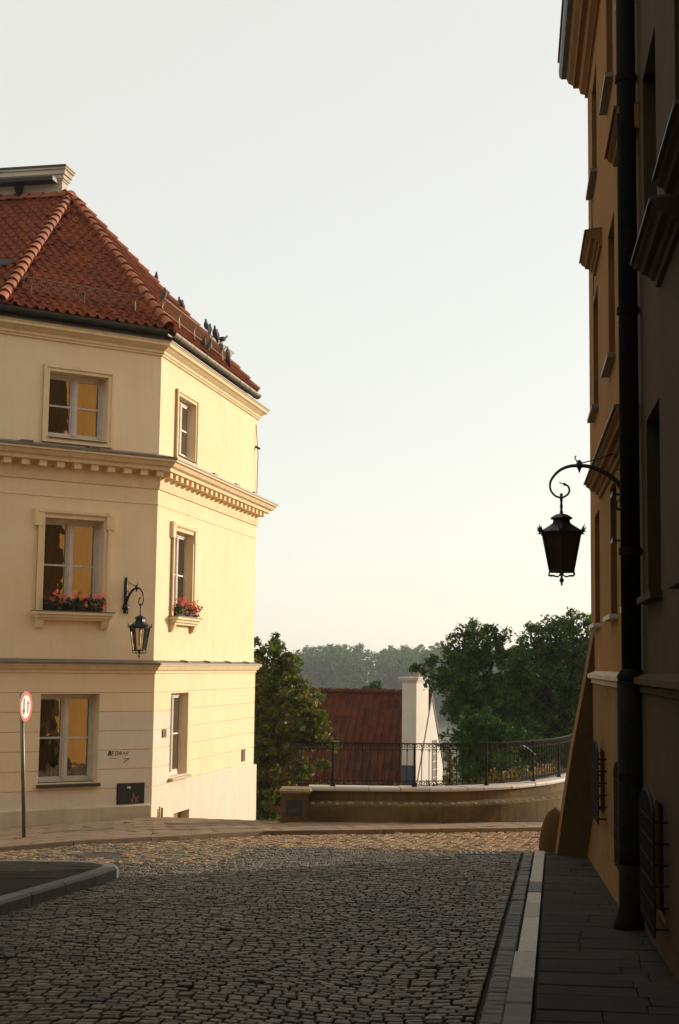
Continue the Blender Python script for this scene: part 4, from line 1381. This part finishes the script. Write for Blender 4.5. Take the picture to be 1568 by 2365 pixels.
# planting strip and plants behind the railing
mb = MB()
ip = offset_path(TPs, -.37)
for i in range(len(ip) - 1):
    a, b = ip[i], ip[i + 1]
    d_ = (b - a).normalized(); nn = Vector((-d_.y, d_.x, 0))
    mb.face([zs_(a, -2.28), zs_(b, -2.28), zs_(b + nn * 1.2, -2.45), zs_(a + nn * 1.2, -2.45)])
tag(mb.build('planting_bed', earth_m), kind='structure')
mb = MB(); fl = MB()
for k in range(620):
    i = random.randrange(len(ip) - 1)
    if random.random() < .35: i = random.randrange(int(len(ip) * .5), len(ip) - 1)
    a = ip[i].lerp(ip[i + 1], random.random()); d_ = (ip[i + 1] - ip[i]).normalized(); nn = Vector((-d_.y, d_.x, 0))
    p = a + nn * random.uniform(.02, .5) + Vector((0, 0, -2.33))
    h = random.uniform(.08, .22) * (1.6 if i > len(ip) * .5 and random.random() < .5 else 1)
    lean = Vector((random.gauss(0, .06), random.gauss(0, .06), h))
    w_ = Vector((random.uniform(-1, 1), random.uniform(-1, 1), 0)).normalized() * .005
    mb.face([p - w_, p + w_, p + lean])
    for q in range(6):
        c = p + lean * random.uniform(.25, 1); dv = Vector((random.gauss(0, 1), random.gauss(0, 1), random.gauss(.3, .6))).normalized() * random.uniform(.03, .06)
        sv = dv.cross(Vector((random.gauss(0, 1), random.gauss(0, 1), random.gauss(0, 1)))).normalized() * .012
        mb.face([c, c + dv * .5 + sv, c + dv, c + dv * .5 - sv])
    if i > len(ip) * .55 and random.random() < .22:
        c = p + lean
        for q in range(10):
            dv = Vector((random.gauss(0, 1), random.gauss(0, 1), random.gauss(0, 1))).normalized() * .03
            sv = dv.cross(Vector((0, .3, 1))).normalized() * .012
            mb.face([c, c + dv * .6 + sv, c + dv, c + dv * .6 - sv], 1)
pale_petal = M('pale_petal', (.6, .38, .33), .8, trans=.4)
tag(mb.build('undergrowth', [weed_m, pale_petal]), 'dry weeds and small pale flowers growing along the foot of the railing', 'undergrowth', kind='stuff')

# ------------------------------------------------------------------ red roofed house below the terrace
HH = 20.
AP = Vector((3.30, 50.0, 0))
PG = Plane((AP.x, AP.y), HH)                         # gable plane, s away from the camera, o to the right
ZR = -.95
sl = 3.1 / 1.85
lowh = thing('red_roofed_house', AP + Vector((-3, 1, -9)), 'white gabled house with red tiled roof standing below the terrace', 'house')
mb = MB()
ez = ZR - sl * 3.1
mb.face([PG.at(-3.1, ez, 0), PG.at(3.1, ez, 0), PG.at(0, ZR - .02, 0)]); mb.face([PG.at(-3.1, -10.5, 0), PG.at(3.1, -10.5, 0), PG.at(3.1, ez, 0), PG.at(-3.1, ez, 0)])
mb.face([PG.at(-3.1, -10.5, 0), PG.at(-3.1, ez, 0), PG.at(-3.1, ez, -12), PG.at(-3.1, -10.5, -12)]); mb.face([PG.at(3.1, -10.5, 0), PG.at(3.1, -10.5, -12), PG.at(3.1, ez, -12), PG.at(3.1, ez, 0)])
mb.face([PG.at(-3.1, ez, -12), PG.at(0, ZR - .02, -12), PG.at(3.1, ez, -12), PG.at(3.1, -10.5, -12), PG.at(-3.1, -10.5, -12)])
mb.build('wall', white_wall, lowh)
tl_ = MB(); pt = MB()
ea, eb = PG.at(-3.25, ez - .25, -12), PG.at(-3.25, ez - .25, .02)
r0, r1 = PG.at(0, ZR, -12), PG.at(0, ZR, .02)
in_ = PG.n * .2
roof_plane(ea, eb - in_, [ea, eb - in_, r1 - in_, r0], tl_, .26, .34)
pt.face([ea, eb, r1, r0]); pt.face([PG.at(3.25, ez - .25, .02), PG.at(3.25, ez - .25, -12), r0, r1])
rf = pt.build('roof', tile2_m, lowh)
tl_.build('pantiles', tile2_m, rf)
mb = MB(); hip(mb, r1 - PG.n * .05, r0, .11, .34, .02); mb.build('ridge_tiles', tile2_m, rf)
mb = MB()
for sg in (-1, 1):
    mb.hexa([PG.at(sg * 3.3, ez - .35, .004), PG.at(sg * 3.3, ez - .35, .022), PG.at(0, ZR - .16, .022), PG.at(0, ZR - .16, .004), PG.at(sg * 3.3, ez - .22, .004), PG.at(sg * 3.3, ez - .22, .022), PG.at(0, ZR + .03, .022), PG.at(0, ZR + .03, .004)])
mb.build('bargeboard', M('weathered_board', (.13, .11, .09), .8, (.2, .17, .13), 5), rf)
mb = MB()
mb.pbox(PG, -1.86, -.42, -9, -.40, -.50, .003)
chm = mb.build('chimney', white_wall, lowh)
mb = MB()
mb.pbox(PG, -1.862, -.40, -3.3 - 2.5, -3.28, -.503, -.001)
mb.pbox(PG, -1.90, -.38, -.52, -.46, -.54, .04); mb.pbox(PG, -1.95, -.33, -.46, -.40, -.58, .08); mb.pbox(PG, -1.98, -.30, -.40, -.36, -.61, .11)
cap = mb.build('chimney_cap', white_wall, chm)
mb = MB(); mb.pbox(PG, -1.868, -1.864, -6.0, -3.30, -.5, .0); mb.build('blue_patch', blue_m, chm)
mb = MB()
pc = PG.at(-1.1, -.36, -.22)
mb.lathe(pc, [(.10, 0), (.09, .12), (.07, .14)], 10)
for k in range(4):
    an = k * math.pi / 2 + .4; q = pc + Vector((.085 * math.cos(an), .085 * math.sin(an), .12)); mb.box(q.x - .03, q.x + .03, q.y - .03, q.y + .03, q.z, q.z + .32)
mb.lathe(pc + Vector((0, 0, .40)), [(.13, 0), (.13, .03), (.04, .06)], 8)
mb.tube([pc + Vector((.02, 0, .4)), pc + Vector((.02, 0, .62))], .012, 5)
mb.build('chimney_pot', pot_m, chm)
mb = MB(); mb.pbox(PG, .05, .65, -4.0, -2.55, .002, .02); gw = mb.build('window', frame_dark, lowh)
mb = MB()
for k in range(5): mb.pbox(PG, .08 + .0 * k, .62, -3.85 + .27 * k, -3.81 + .27 * k, .02, .03)
mb.pbox(PG, .34, .37, -3.95, -2.6, .02, .028)
mb.build('glazing_bars', cope_m, gw)


# ------------------------------------------------------------------ trees
def leaf_mesh(name, centers, radii, per, size, mat, parent, flat=.75, shell=.5, droop=0.):
    n = len(centers) * per
    c = np.repeat(np.array([tuple(p) for p in centers]), per, 0); r = np.repeat(np.array(radii), per)
    d = rng.normal(size=(n, 3)); d /= np.linalg.norm(d, axis=1)[:, None]
    rad = (shell + (1 - shell) * rng.random(n)) ** .7
    pos = c + d * (rad * r)[:, None] * np.array([1, 1, flat])
    nrm = d * .6 + rng.normal(size=(n, 3)) * .6 + np.array([0, 0, .5]); nrm /= np.linalg.norm(nrm, axis=1)[:, None]
    a = np.cross(nrm, rng.normal(size=(n, 3))); a /= np.linalg.norm(a, axis=1)[:, None]
    a[:, 2] -= droop; a /= np.linalg.norm(a, axis=1)[:, None]
    b = np.cross(nrm, a)
    s = size * (.6 + .7 * rng.random(n))[:, None]
    a = a * s * .5; b = b * s * .34
    fold = nrm * s * .10
    v = np.stack([pos - a, pos + b + fold, pos + a, pos - b + fold], 1).reshape(-1, 3)
    off = Vector((0, 0, 0)); q = parent
    while q is not None: off = off + q.location; q = q.parent
    v = v - np.array(tuple(off))
    me = bpy.data.meshes.new(name)
    me.vertices.add(4 * n); me.vertices.foreach_set('co', v.ravel())
    me.loops.add(4 * n); me.loops.foreach_set('vertex_index', np.arange(4 * n, dtype=np.int32))
    me.polygons.add(n); me.polygons.foreach_set('loop_start', np.arange(0, 4 * n, 4, dtype=np.int32))
    me.update(calc_edges=True); me.validate()
    me.materials.append(mat)
    o = bpy.data.objects.new(name, me); C.objects.link(o)
    if parent is not None: o.parent = parent
    return o


def tree(base, lobes, label, leafm, size, per, clump_r, clumps_per_m2, trunk_r=.16, group=None, name='tree', flat=.8, droop=0., cat='tree', fork=None):
    root = thing(name, base, label, cat, group)
    cs, rs = [], []
    tr = MB()
    b = Vector(base)
    fk = Vector(fork) if fork else Vector((b.x, b.y, min(l[0].z for l in lobes) * .6 + b.z * .4))
    tr.tube(smooth_path([b, b.lerp(fk, .5) + Vector((random.uniform(-.15, .15), random.uniform(-.15, .15), 0)), fk], 4), [trunk_r * (1 - .4 * k / 8) for k in range(9)], 9)
    for (lc, lr) in lobes:
        st_ = fk
        if lr < .38:              # twigs leave from the nearest big limb
            big = [q for q in lobes if q[1] > .5]
            if big: st_ = min(big, key=lambda q: (q[0] - lc).length)[0]
        mid = st_.lerp(lc, .5) + Vector((random.uniform(-.2, .2), random.uniform(-.2, .2), -.1))
        tr.tube(smooth_path([st_, mid, lc], 4), [trunk_r * .55 * min(1, lr / .75) * (1 - .8 * k / 8) + .004 for k in range(9)], 6, cap=False)
        n = max(4, int(clumps_per_m2 * 4 * math.pi * lr * lr))
        for k in range(n):
            d = Vector((random.gauss(0, 1), random.gauss(0, 1), random.gauss(0, 1))).normalized()
            rr = lr * random.uniform(.45, 1.08)
            p = lc + Vector((d.x * rr, d.y * rr, d.z * rr * .92))
            cs.append(p); rs.append(clump_r * random.uniform(.55, 1.3))
            if k % 3 == 0:
                tr.tube([lc.lerp(p, .1), lc.lerp(p, .6) + Vector((0, 0, -.04)), p], [trunk_r * .12, trunk_r * .08, .006], 4, cap=False)
    tr.build('trunk', bark, root)
    leaf_mesh('crown', cs, rs, per, size, leafm, root, flat, .25, droop)
    return root


def L_(px_, py_, rpx, Y, dy=0.):
    return (at_depth(px_, py_, Y + dy), rpx * Y / 3285)


lob = [L_(632, 1525, 44, 39), L_(598, 1570, 60, 39.4, .3), L_(655, 1590, 56, 39), L_(705, 1640, 42, 38.6), L_(640, 1665, 62, 39, .3), L_(700, 1705, 46, 38.7), L_(752, 1722, 22, 38.5), L_(612, 1745, 58, 39),
       L_(690, 1780, 36, 38.8), L_(625, 1815, 52, 38.7), L_(600, 1868, 46, 38.5), L_(668, 1845, 30, 38.6), L_(560, 1640, 60, 39.9), L_(555, 1760, 60, 39.9), L_(590, 1478, 9, 39), L_(594, 1508, 12, 39), L_(628, 1478, 14, 39), L_(735, 1610, 18, 38.8), L_(738, 1655, 26, 38.8), L_(728, 1690, 34, 38.8), L_(668, 1540, 30, 39), L_(745, 1765, 16, 38.6)]
tree((-2.4, 39.3, -7.6), lob, 'leafy maple with green and rusty leaves beside the sunlit wall end', leaf_a, .12, 26, .17, 11, .18, name='maple_tree', fork=at_depth(603, 1810, 39.3))
lob = [L_(1100, 1490, 46, 45), L_(1062, 1510, 48, 45), L_(1140, 1520, 58, 45, .5), L_(1058, 1575, 50, 45), L_(1100, 1600, 75, 45.5), L_(1082, 1650, 55, 45), L_(1160, 1620, 70, 46), L_(1110, 1720, 85, 45.6), L_(1190, 1730, 80, 46), L_(1095, 1775, 52, 45.6),
       L_(1005, 1530, 22, 45), L_(975, 1545, 11, 45), L_(957, 1545, 6, 45), L_(1092, 1450, 17, 45), L_(1130, 1455, 20, 45), L_(1065, 1460, 18, 45), L_(1160, 1475, 24, 45.3), L_(1170, 1820, 80, 46), L_(1110, 1840, 60, 45.6), L_(1205, 1560, 40, 46), L_(1192, 1525, 30, 46), L_(1010, 1570, 30, 45.5), L_(1045, 1630, 26, 46)]
tree((4.6, 46, -9), lob, 'broad dark green tree beside the white chimney', leaf_b, .115, 26, .21, 9, .24, name='broadleaf_tree', fork=at_depth(1110, 1790, 46))
lob = [L_(1290, 1480, 60, 47), L_(1240, 1500, 52, 47), L_(1335, 1490, 60, 47), L_(1255, 1570, 85, 47), L_(1340, 1580, 85, 47.5), L_(1220, 1600, 60, 47.6), L_(1290, 1680, 95, 47.6), L_(1400, 1560, 90, 48), L_(1380, 1680, 90, 48), L_(1230, 1445, 20, 47), L_(1275, 1438, 22, 47), L_(1320, 1432, 24, 47), L_(1355, 1430, 22, 47), L_(1205, 1510, 22, 47), L_(1440, 1480, 70, 48), L_(1260, 1800, 90, 47), L_(1340, 1780, 85, 47), L_(1210, 1680, 60, 47.6)]
tree((7.4, 48, -9), lob, 'tallest dark green tree, its crown meeting the ochre house', leaf_b, .115, 26, .22, 8, .26, name='broadleaf_tree', fork=at_depth(1300, 1760, 48))
lob = [L_(1100, 1690, 34, 40), L_(1130, 1680, 40, 40), L_(1170, 1700, 36, 40), L_(1120, 1730, 52, 40), L_(1085, 1665, 24, 40), L_(1100, 1790, 46, 40), L_(1180, 1770, 40, 40.3), L_(1200, 1700, 20, 40), L_(1085, 1735, 26, 40)]
tree((4.3, 40.3, -8.2), lob, 'bright green drooping shrub rising behind the railing', leaf_c, .085, 30, .13, 12, .08, name='weeping_shrub', droop=.8, flat=1.3, cat='shrub')
lob = [L_(867, 1592, 16, 75), L_(845, 1602, 14, 75), L_(890, 1604, 15, 75), L_(870, 1625, 28, 75), L_(975, 1596, 14, 75)]
tree(at_depth(868, 1600, 75) + Vector((0, 0, -9)), lob, 'small sunlit treetop peeping over the red roof ridge', leaf_c, .2, 30, .25, 7, .12, name='far_tree')
lob = [L_(1033, 1750, 10, 41), L_(1040, 1775, 12, 41), L_(1030, 1725, 7, 41), L_(1036, 1800, 14, 41)]
tree((3.2, 41, -7.5), lob, 'thin yellowish sapling beside the white gable', weed_m, .07, 22, .07, 60, .03, name='sapling', cat='sapling')

# far wood across the river
cs, rs = [], []
random.seed(5)


def far_top(px_):                    # outline of the wood against the sky
    pts = [(560, 1512), (640, 1510), (690, 1505), (704, 1490), (718, 1478), (745, 1470), (775, 1474), (830, 1478), (880, 1490), (895, 1484), (925, 1474), (950, 1484), (970, 1478), (1000, 1474), (1020, 1480), (1040, 1492), (1140, 1486), (1300, 1480), (1500, 1488)]
    for (a, ya), (b, yb) in zip(pts, pts[1:]):
        if px_ <= b: return ya + (yb - ya) * (px_ - a) / (b - a)
    return 1488


trunks = MB()
for k in range(150):
    layer = k % 3
    Y = [455, 475, 500][layer] + random.uniform(-8, 8)
    px_ = random.uniform(540, 1500)
    ty = far_top(px_) + [26, 12, 0][layer] * random.uniform(.5, 1.4) + random.uniform(0, 6)
    topp = at_depth(px_, ty, Y)
    wdt = random.uniform(24, 44) * Y / 3285
    trunks.tube([Vector((topp.x, topp.y, -17)), Vector((topp.x, topp.y, topp.z - wdt))], [.45, .2], 5)
    n = 46
    for q in range(n):
        t = random.random()
        z = topp.z - wdt * .35 - (topp.z + 14) * t * .95
        rr = wdt * (.55 + .5 * math.sin(math.pi * min(1, t * 1.2 + .15)))
        an = random.uniform(0, 6.28); rad = rr * math.sqrt(random.random())
        cs.append((topp.x + math.cos(an) * rad, topp.y + math.sin(an) * rad * .7, z)); rs.append(random.uniform(1.0, 1.9))
o = leaf_mesh('far_wood', cs, rs, 26, 1.0, leaf_d, None, .8, .2)
tag(o, 'hazy blue green wood across the river', 'wood', kind='stuff')
tag(trunks.build('far_wood_trunks', bark), 'dim trunks inside the hazy far wood', 'trunks', kind='stuff')

# ------------------------------------------------------------------ road sign
sp_ = at_depth(57, 1935, 21.9)
sz = gz(sp_.x, sp_.y)
# keep the foot on the pavement
best = None
for k in range(200):
    Yk = 20 + k * .02; p = at_depth(56.5, 1935, Yk); dlt = abs(p.z - (gz(p.x, p.y) + .05))
    if best is None or dlt < best[0]: best = (dlt, p)
sp_ = best[1]
sg = thing('road_sign', sp_, 'round red rimmed priority sign with two arrows on a grey post', 'road sign')
tp = at_depth(50, 1602, sp_.y)
mb = MB(); mb.tube([sp_ + Vector((0, 0, -.1)), tp], .032, 10); mb.build('post', pole_m, sg, smooth=True)
dn = hv(101); ds = Vector((-dn.y, dn.x, 0))          # disc normal, and its right hand as read
dc = at_depth(57.5, 1632, sp_.y) + dn * .045
dc = at_depth(55.5, 1632, sp_.y) + Vector((0, 0, 0))
dc = Vector((tp.x + .012, tp.y, dc.z)) + dn * .06
RR = 34.5 * sp_.y / 3285
mb = MB()


def dpt(x, z, o): return dc + ds * x + Vector((0, 0, z)) + dn * o


ring = [(math.cos(2 * math.pi * k / 40), math.sin(2 * math.pi * k / 40)) for k in range(40)]
vs = [dpt(a * RR, b * RR, -.010) for a, b in ring] + [dpt(a * RR, b * RR, .004) for a, b in ring]
mb.add(vs, [tuple(reversed(range(40))), tuple(range(40, 80))] + [(k, (k + 1) % 40, 40 + (k + 1) % 40, 40 + k) for k in range(40)])
disc = mb.build('disc', white_m, sg)
mb = MB()
vs = [dpt(a * RR * 1.0, b * RR * 1.0, .0065) for a, b in ring] + [dpt(a * RR * .77, b * RR * .77, .0065) for a, b in ring]
mb.add(vs, [(k, (k + 1) % 40, 40 + (k + 1) % 40, 40 + k) for k in range(40)])
mb.build('rim', red_m, disc)


def arrow(x, up, mtl, h):
    m_ = MB()
    s = 1 if up else -1
    m_.face([dpt(x - .022, -s * h, .007), dpt(x + .022, -s * h, .007), dpt(x + .022, s * h * .35, .007), dpt(x - .022, s * h * .35, .007)])
    m_.face([dpt(x - .062, s * h * .35, .007), dpt(x + .062, s * h * .35, .007), dpt(x, s * h, .007)])
    m_.build('arrow', mtl, disc)


arrow(-.075, False, black_m, .13); arrow(.075, True, red_m, .10)
mb = MB(); mb.tube([Vector((tp.x + .01, tp.y, dc.z - .1)), Vector((tp.x + .01, tp.y, dc.z - .06))], .042, 10); mb.build('clamp', pole_m, sg)

# ------------------------------------------------------------------ flower boxes
def flower_box(pl, s0, s1, z, label, n):
    root = thing('flower_box', pl.at((s0 + s1) / 2, z, .03), label, 'flower box', 'flower boxes on the first floor sills')
    m_ = MB(); m_.pbox(pl, s0, s1, z, z + .11, -.10, .07); m_.build('planter', M('planter', (.03, .028, .022), .8), root)
    cs, rs = [], []
    for k in range(n):
        s = random.uniform(s0 - .02, s1 + .03); cs.append(pl.at(s, z + .12 + random.uniform(-.09, .10), random.uniform(-.05, .15))); rs.append(.07)
    leaf_mesh('foliage', cs, rs, 22, .05, ger_leaf, root)
    cs, rs = [], []
    for k in range(int(n * .8)):
        s = random.uniform(s0 - .02, s1 + .04); cs.append(pl.at(s, z + .13 + random.uniform(-.06, .24), random.uniform(.02, .22))); rs.append(random.uniform(.03, .045))
    leaf_mesh('blossoms', cs, rs, 30, .026, petal_m, root, 1., .6)
    return root


flower_box(PA, -2.2, -1.1, .935, 'planter of pink geraniums on the shaded first floor sill', 46)
flower_box(PB, 1.05, 2.32, .935, 'planter of pink geraniums on the sunlit first floor sill', 52)

# ------------------------------------------------------------------ pigeons
def pigeon_mesh():
    m_ = MB()
    #  spine x forward, z up ; rings (x, z, ry, rz)
    ring = [(-.19, .055, .004, .003), (-.17, .06, .022, .006), (-.12, .075, .028, .012), (-.08, .09, .042, .034), (-.02, .105, .056, .054), (.04, .115, .056, .058), (.08, .135, .043, .048), (.10, .165, .028, .032), (.112, .19, .025, .027), (.125, .205, .023, .024), (.142, .205, .014, .015), (.155, .200, .005, .006), (.172, .192, .002, .002)]
    n = 10
    vs, fs = [], []
    for x, z, ry, rz in ring:
        for k in range(n):
            a = 2 * math.pi * k / n; vs.append((x, ry * math.cos(a), z + rz * math.sin(a)))
    for i in range(len(ring) - 1):
        for k in range(n): fs.append((i * n + k, i * n + (k + 1) % n, (i + 1) * n + (k + 1) % n, (i + 1) * n + k))
    fs.append(tuple(reversed(range(n)))); fs.append(tuple((len(ring) - 1) * n + k for k in range(n)))
    m_.add(vs, fs)
    for sy in (-1, 1):
        m_.tube([(.0, sy * .022, .07), (.008, sy * .024, .0)], .005, 5); m_.tube([(.0, sy * .024, .003), (.03, sy * .026, .0)], .004, 4)
    return m_


birds = [('hip', 70, 200, 'pigeon on the hip tiles, highest of the flock up the roof'),
         ('rail', 150, 150, 'pigeon leaning over the near end of the snow guard'),
         ('hip', 372, 20, 'pigeon on the hip tiles above the second snow guard bracket'),
         ('hip', 398, 60, 'hunched pigeon on the hip tiles just under the second bracket bird'),
         ('rail', 700, 190, 'first pigeon of the close row on the snow guard rail'),
         ('rail', 757, 120, 'upright pigeon second in the close row on the guard rail'),
         ('rail', 800, 150, 'pigeon third in the close row on the guard rail'),
         ('rail', 845, 170, 'pigeon fourth in the close row on the guard rail'),
         ('rail', 903, 215, 'pigeon with raised tail at the far end of the close row'),
         ('tile', 690, 30, 'grey pigeon on the tiles below the close row'),
         ('tile', 760, 45, 'pigeon on the tiles just above the gutter, below the row'),
         ('hip', 968, 80, 'round dark pigeon by the end bracket of the snow guard'),
         ('tile', 985, 10, 'pigeon crouching at the gutter rim past the guard end'),
         ('hip', 890, 140, 'half hidden pigeon behind the last snow guard bars')]


def proj_x(p):
    c = p.dot(FWD)
    return 784 + 3285 * p.dot(RIGHT) / c


pm = pigeon_mesh()
first = None
ub, wb, nb = fb
for i, (where, x, az, lab) in enumerate(birds):
    tx = (440 + x / 4.355) / 1.2666
    def spot(f):
        if where == 'hip': return E3.lerp(APEX, 1 - f) + Vector((0, 0, .13))
        if where == 'rail': return E2 + ub * (.35 + 5.05 * f) + wb * .62 + nb * .325
        return E2 + ub * (6.3 * f) + wb * .28 + nb * .10
    p = min((spot(k / 400) for k in range(401)), key=lambda q: abs(proj_x(q) - tx))
    if i == 0:
        o = pm.build('pigeon', pigeon_m, None, smooth=True); first = o
    else:
        o = first.copy(); C.objects.link(o)
    o.location = p + Vector((0, 0, -.02))
    az = (90 if i % 3 else -90) + [20, -35, 40, -15, 30, 5, -28, 15, -45, 50, -20, 35, -10, 25][i]
    o.rotation_euler = (0, R([-30, -42, -24, -38, -34][i % 5] if i != 8 else 8), R(az)); s = [1.02, .94, 1.06, .98][i % 4]; o.scale = (s, s, s)
    tag(o, lab, 'pigeon', 'pigeons on the tiled roof')

# ------------------------------------------------------------------ drain grate and manhole on the road
mb = MB()
p = (2.18, 19.95)
for k in range(7):
    x0 = 1.72 + k * .075; y0 = 20.12 - .15 * (x0 - 1.72); z = gz(x0, y0) + .014
    mb.box(x0, x0 + .03, y0 - .11, y0 + .11, z - .03, z)
mb.box(1.69, 2.27, 19.90, 19.93, gz(2, 19.9) - .02, gz(2, 19.9) + .012); mb.box(1.69, 2.27, 20.14, 20.17, gz(2, 20.15) - .02, gz(2, 20.15) + .012)
tag(mb.build('drain_grate', M('pale_iron', (.16, .17, .165), .45, (.08, .085, .08), 20, metal=.5)), 'iron drain grate in the road beside the pavement end', 'drain grate')
mb = MB()
c = at_depth(232, 1982, 18.9); c.z = gz(c.x, c.y) + .012
mb.lathe(c, [(.30, -.03), (.30, .004), (.27, .004), (.27, -.002), (.05, -.002)], 24)
tag(mb.build('manhole_cover', M('cast_iron', (.05, .04, .03), .6, (.09, .07, .05), 30, .6, 80, metal=.4)), 'round cast iron manhole cover among the sunlit cobbles', 'manhole cover')

# ------------------------------------------------------------------ unseen house added across the street, shaped to block sky light
mb = MB()
opp = thing('unseen_townhouse', (-9, 4, -2), 'plain dark townhouse added unseen across the street to block sky light', 'house')
PL = Plane((-4.35, 13.2), 9.2)
mb.pbox(PL, -34, 0, -4, 7.5, -8, 0); mb.build('wall', M('grey_ochre_plaster', (.30, .20, .10), .9, (.24, .16, .08), 1.), opp)
mb = MB()
mb.hexa([PL.at(-34, 7.5, -8.3), PL.at(.2, 7.5, -8.3), PL.at(.2, 7.5, .3), PL.at(-34, 7.5, .3), PL.at(-34, 10, -4.5), PL.at(.2, 10, -4.5), PL.at(.2, 10, -3.5), PL.at(-34, 10, -3.5)]); mb.build('roof', tile2_m, opp)

# ------------------------------------------------------------------ haze
HAZE = True
if HAZE:
    mb = MB(); mb.box(-1350, 1350, -420, 1450, -19, 40)
    hz = mb.build('haze', None) if False else None
    mt = bpy.data.materials.new('haze_air'); mt.use_nodes = True
    nt = mt.node_tree; nt.nodes.remove(nt.nodes['Principled BSDF'])
    pv = nt.nodes.new('ShaderNodeVolumePrincipled'); pv.inputs['Density'].default_value = .00032; pv.inputs['Color'].default_value = (.80, .86, .93, 1)
    pv.inputs['Anisotropy'].default_value = .3
    nt.links.new(pv.outputs['Volume'], nt.nodes['Material Output'].inputs['Volume'])
    hz = mb.build('haze', mt); tag(hz, 'thin morning haze over the river', 'haze', kind='stuff')

# ------------------------------------------------------------------ light, sky, camera
SUN_H, SUN_E = 54.5, 12.8
VEIL_F, VEIL_C, EXPO = .80, (3.80, 3.64, 3.22, 1), 1.30
sc_ = bpy.context.scene
w = bpy.data.worlds.new('World'); sc_.world = w; w.use_nodes = True
nt = w.node_tree
bg = nt.nodes['Background']
sky = nt.nodes.new('ShaderNodeTexSky'); sky.sky_type = 'NISHITA'; sky.sun_disc = False
sky.sun_elevation = R(SUN_E); sky.sun_rotation = R(SUN_H)
sky.air_density = 1.0; sky.dust_density = 1.0; sky.ozone_density = 1.0; sky.altitude = 100
veil = nt.nodes.new('ShaderNodeMixRGB'); veil.blend_type = 'MIX'           # thin high cloud veiling the blue
veil.inputs['Fac'].default_value = VEIL_F; veil.inputs['Color2'].default_value = VEIL_C
nt.links.new(sky.outputs['Color'], veil.inputs['Color1'])
nt.links.new(veil.outputs['Color'], bg.inputs['Color']); bg.inputs['Strength'].default_value = .10
sd = bpy.data.lights.new('sun', 'SUN'); sd.energy = 2.1; sd.angle = R(.53); sd.color = (1.0, .84, .66)
so = bpy.data.objects.new('sun', sd); C.objects.link(so)
dirv = hv(SUN_H) * math.cos(R(SUN_E)) + Vector((0, 0, math.sin(R(SUN_E))))
so.rotation_euler = (-dirv).to_track_quat('-Z', 'Y').to_euler()
so.location = dirv * 60

cam = bpy.data.cameras.new('camera'); cam.lens = 50.0; cam.sensor_fit = 'VERTICAL'; cam.sensor_height = 36.0; cam.sensor_width = 36.0
cam.clip_start = .1; cam.clip_end = 5000
co = bpy.data.objects.new('camera', cam); C.objects.link(co)
from mathutils import Matrix
co.matrix_world = Matrix(((RIGHT.x, UP.x, -FWD.x, 0), (RIGHT.y, UP.y, -FWD.y, 0), (RIGHT.z, UP.z, -FWD.z, 0), (0, 0, 0, 1)))
sc_.camera = co
sc_.view_settings.view_transform = 'Standard'; sc_.view_settings.look = 'None'; sc_.view_settings.gamma = 1.0; sc_.view_settings.exposure = EXPO
sc_.render.engine = 'CYCLES'
sc_.cycles.max_bounces = 8; sc_.cycles.diffuse_bounces = 4; sc_.cycles.volume_bounces = 1; sc_.cycles.transparent_max_bounces = 16
sc_.cycles.use_denoising = True
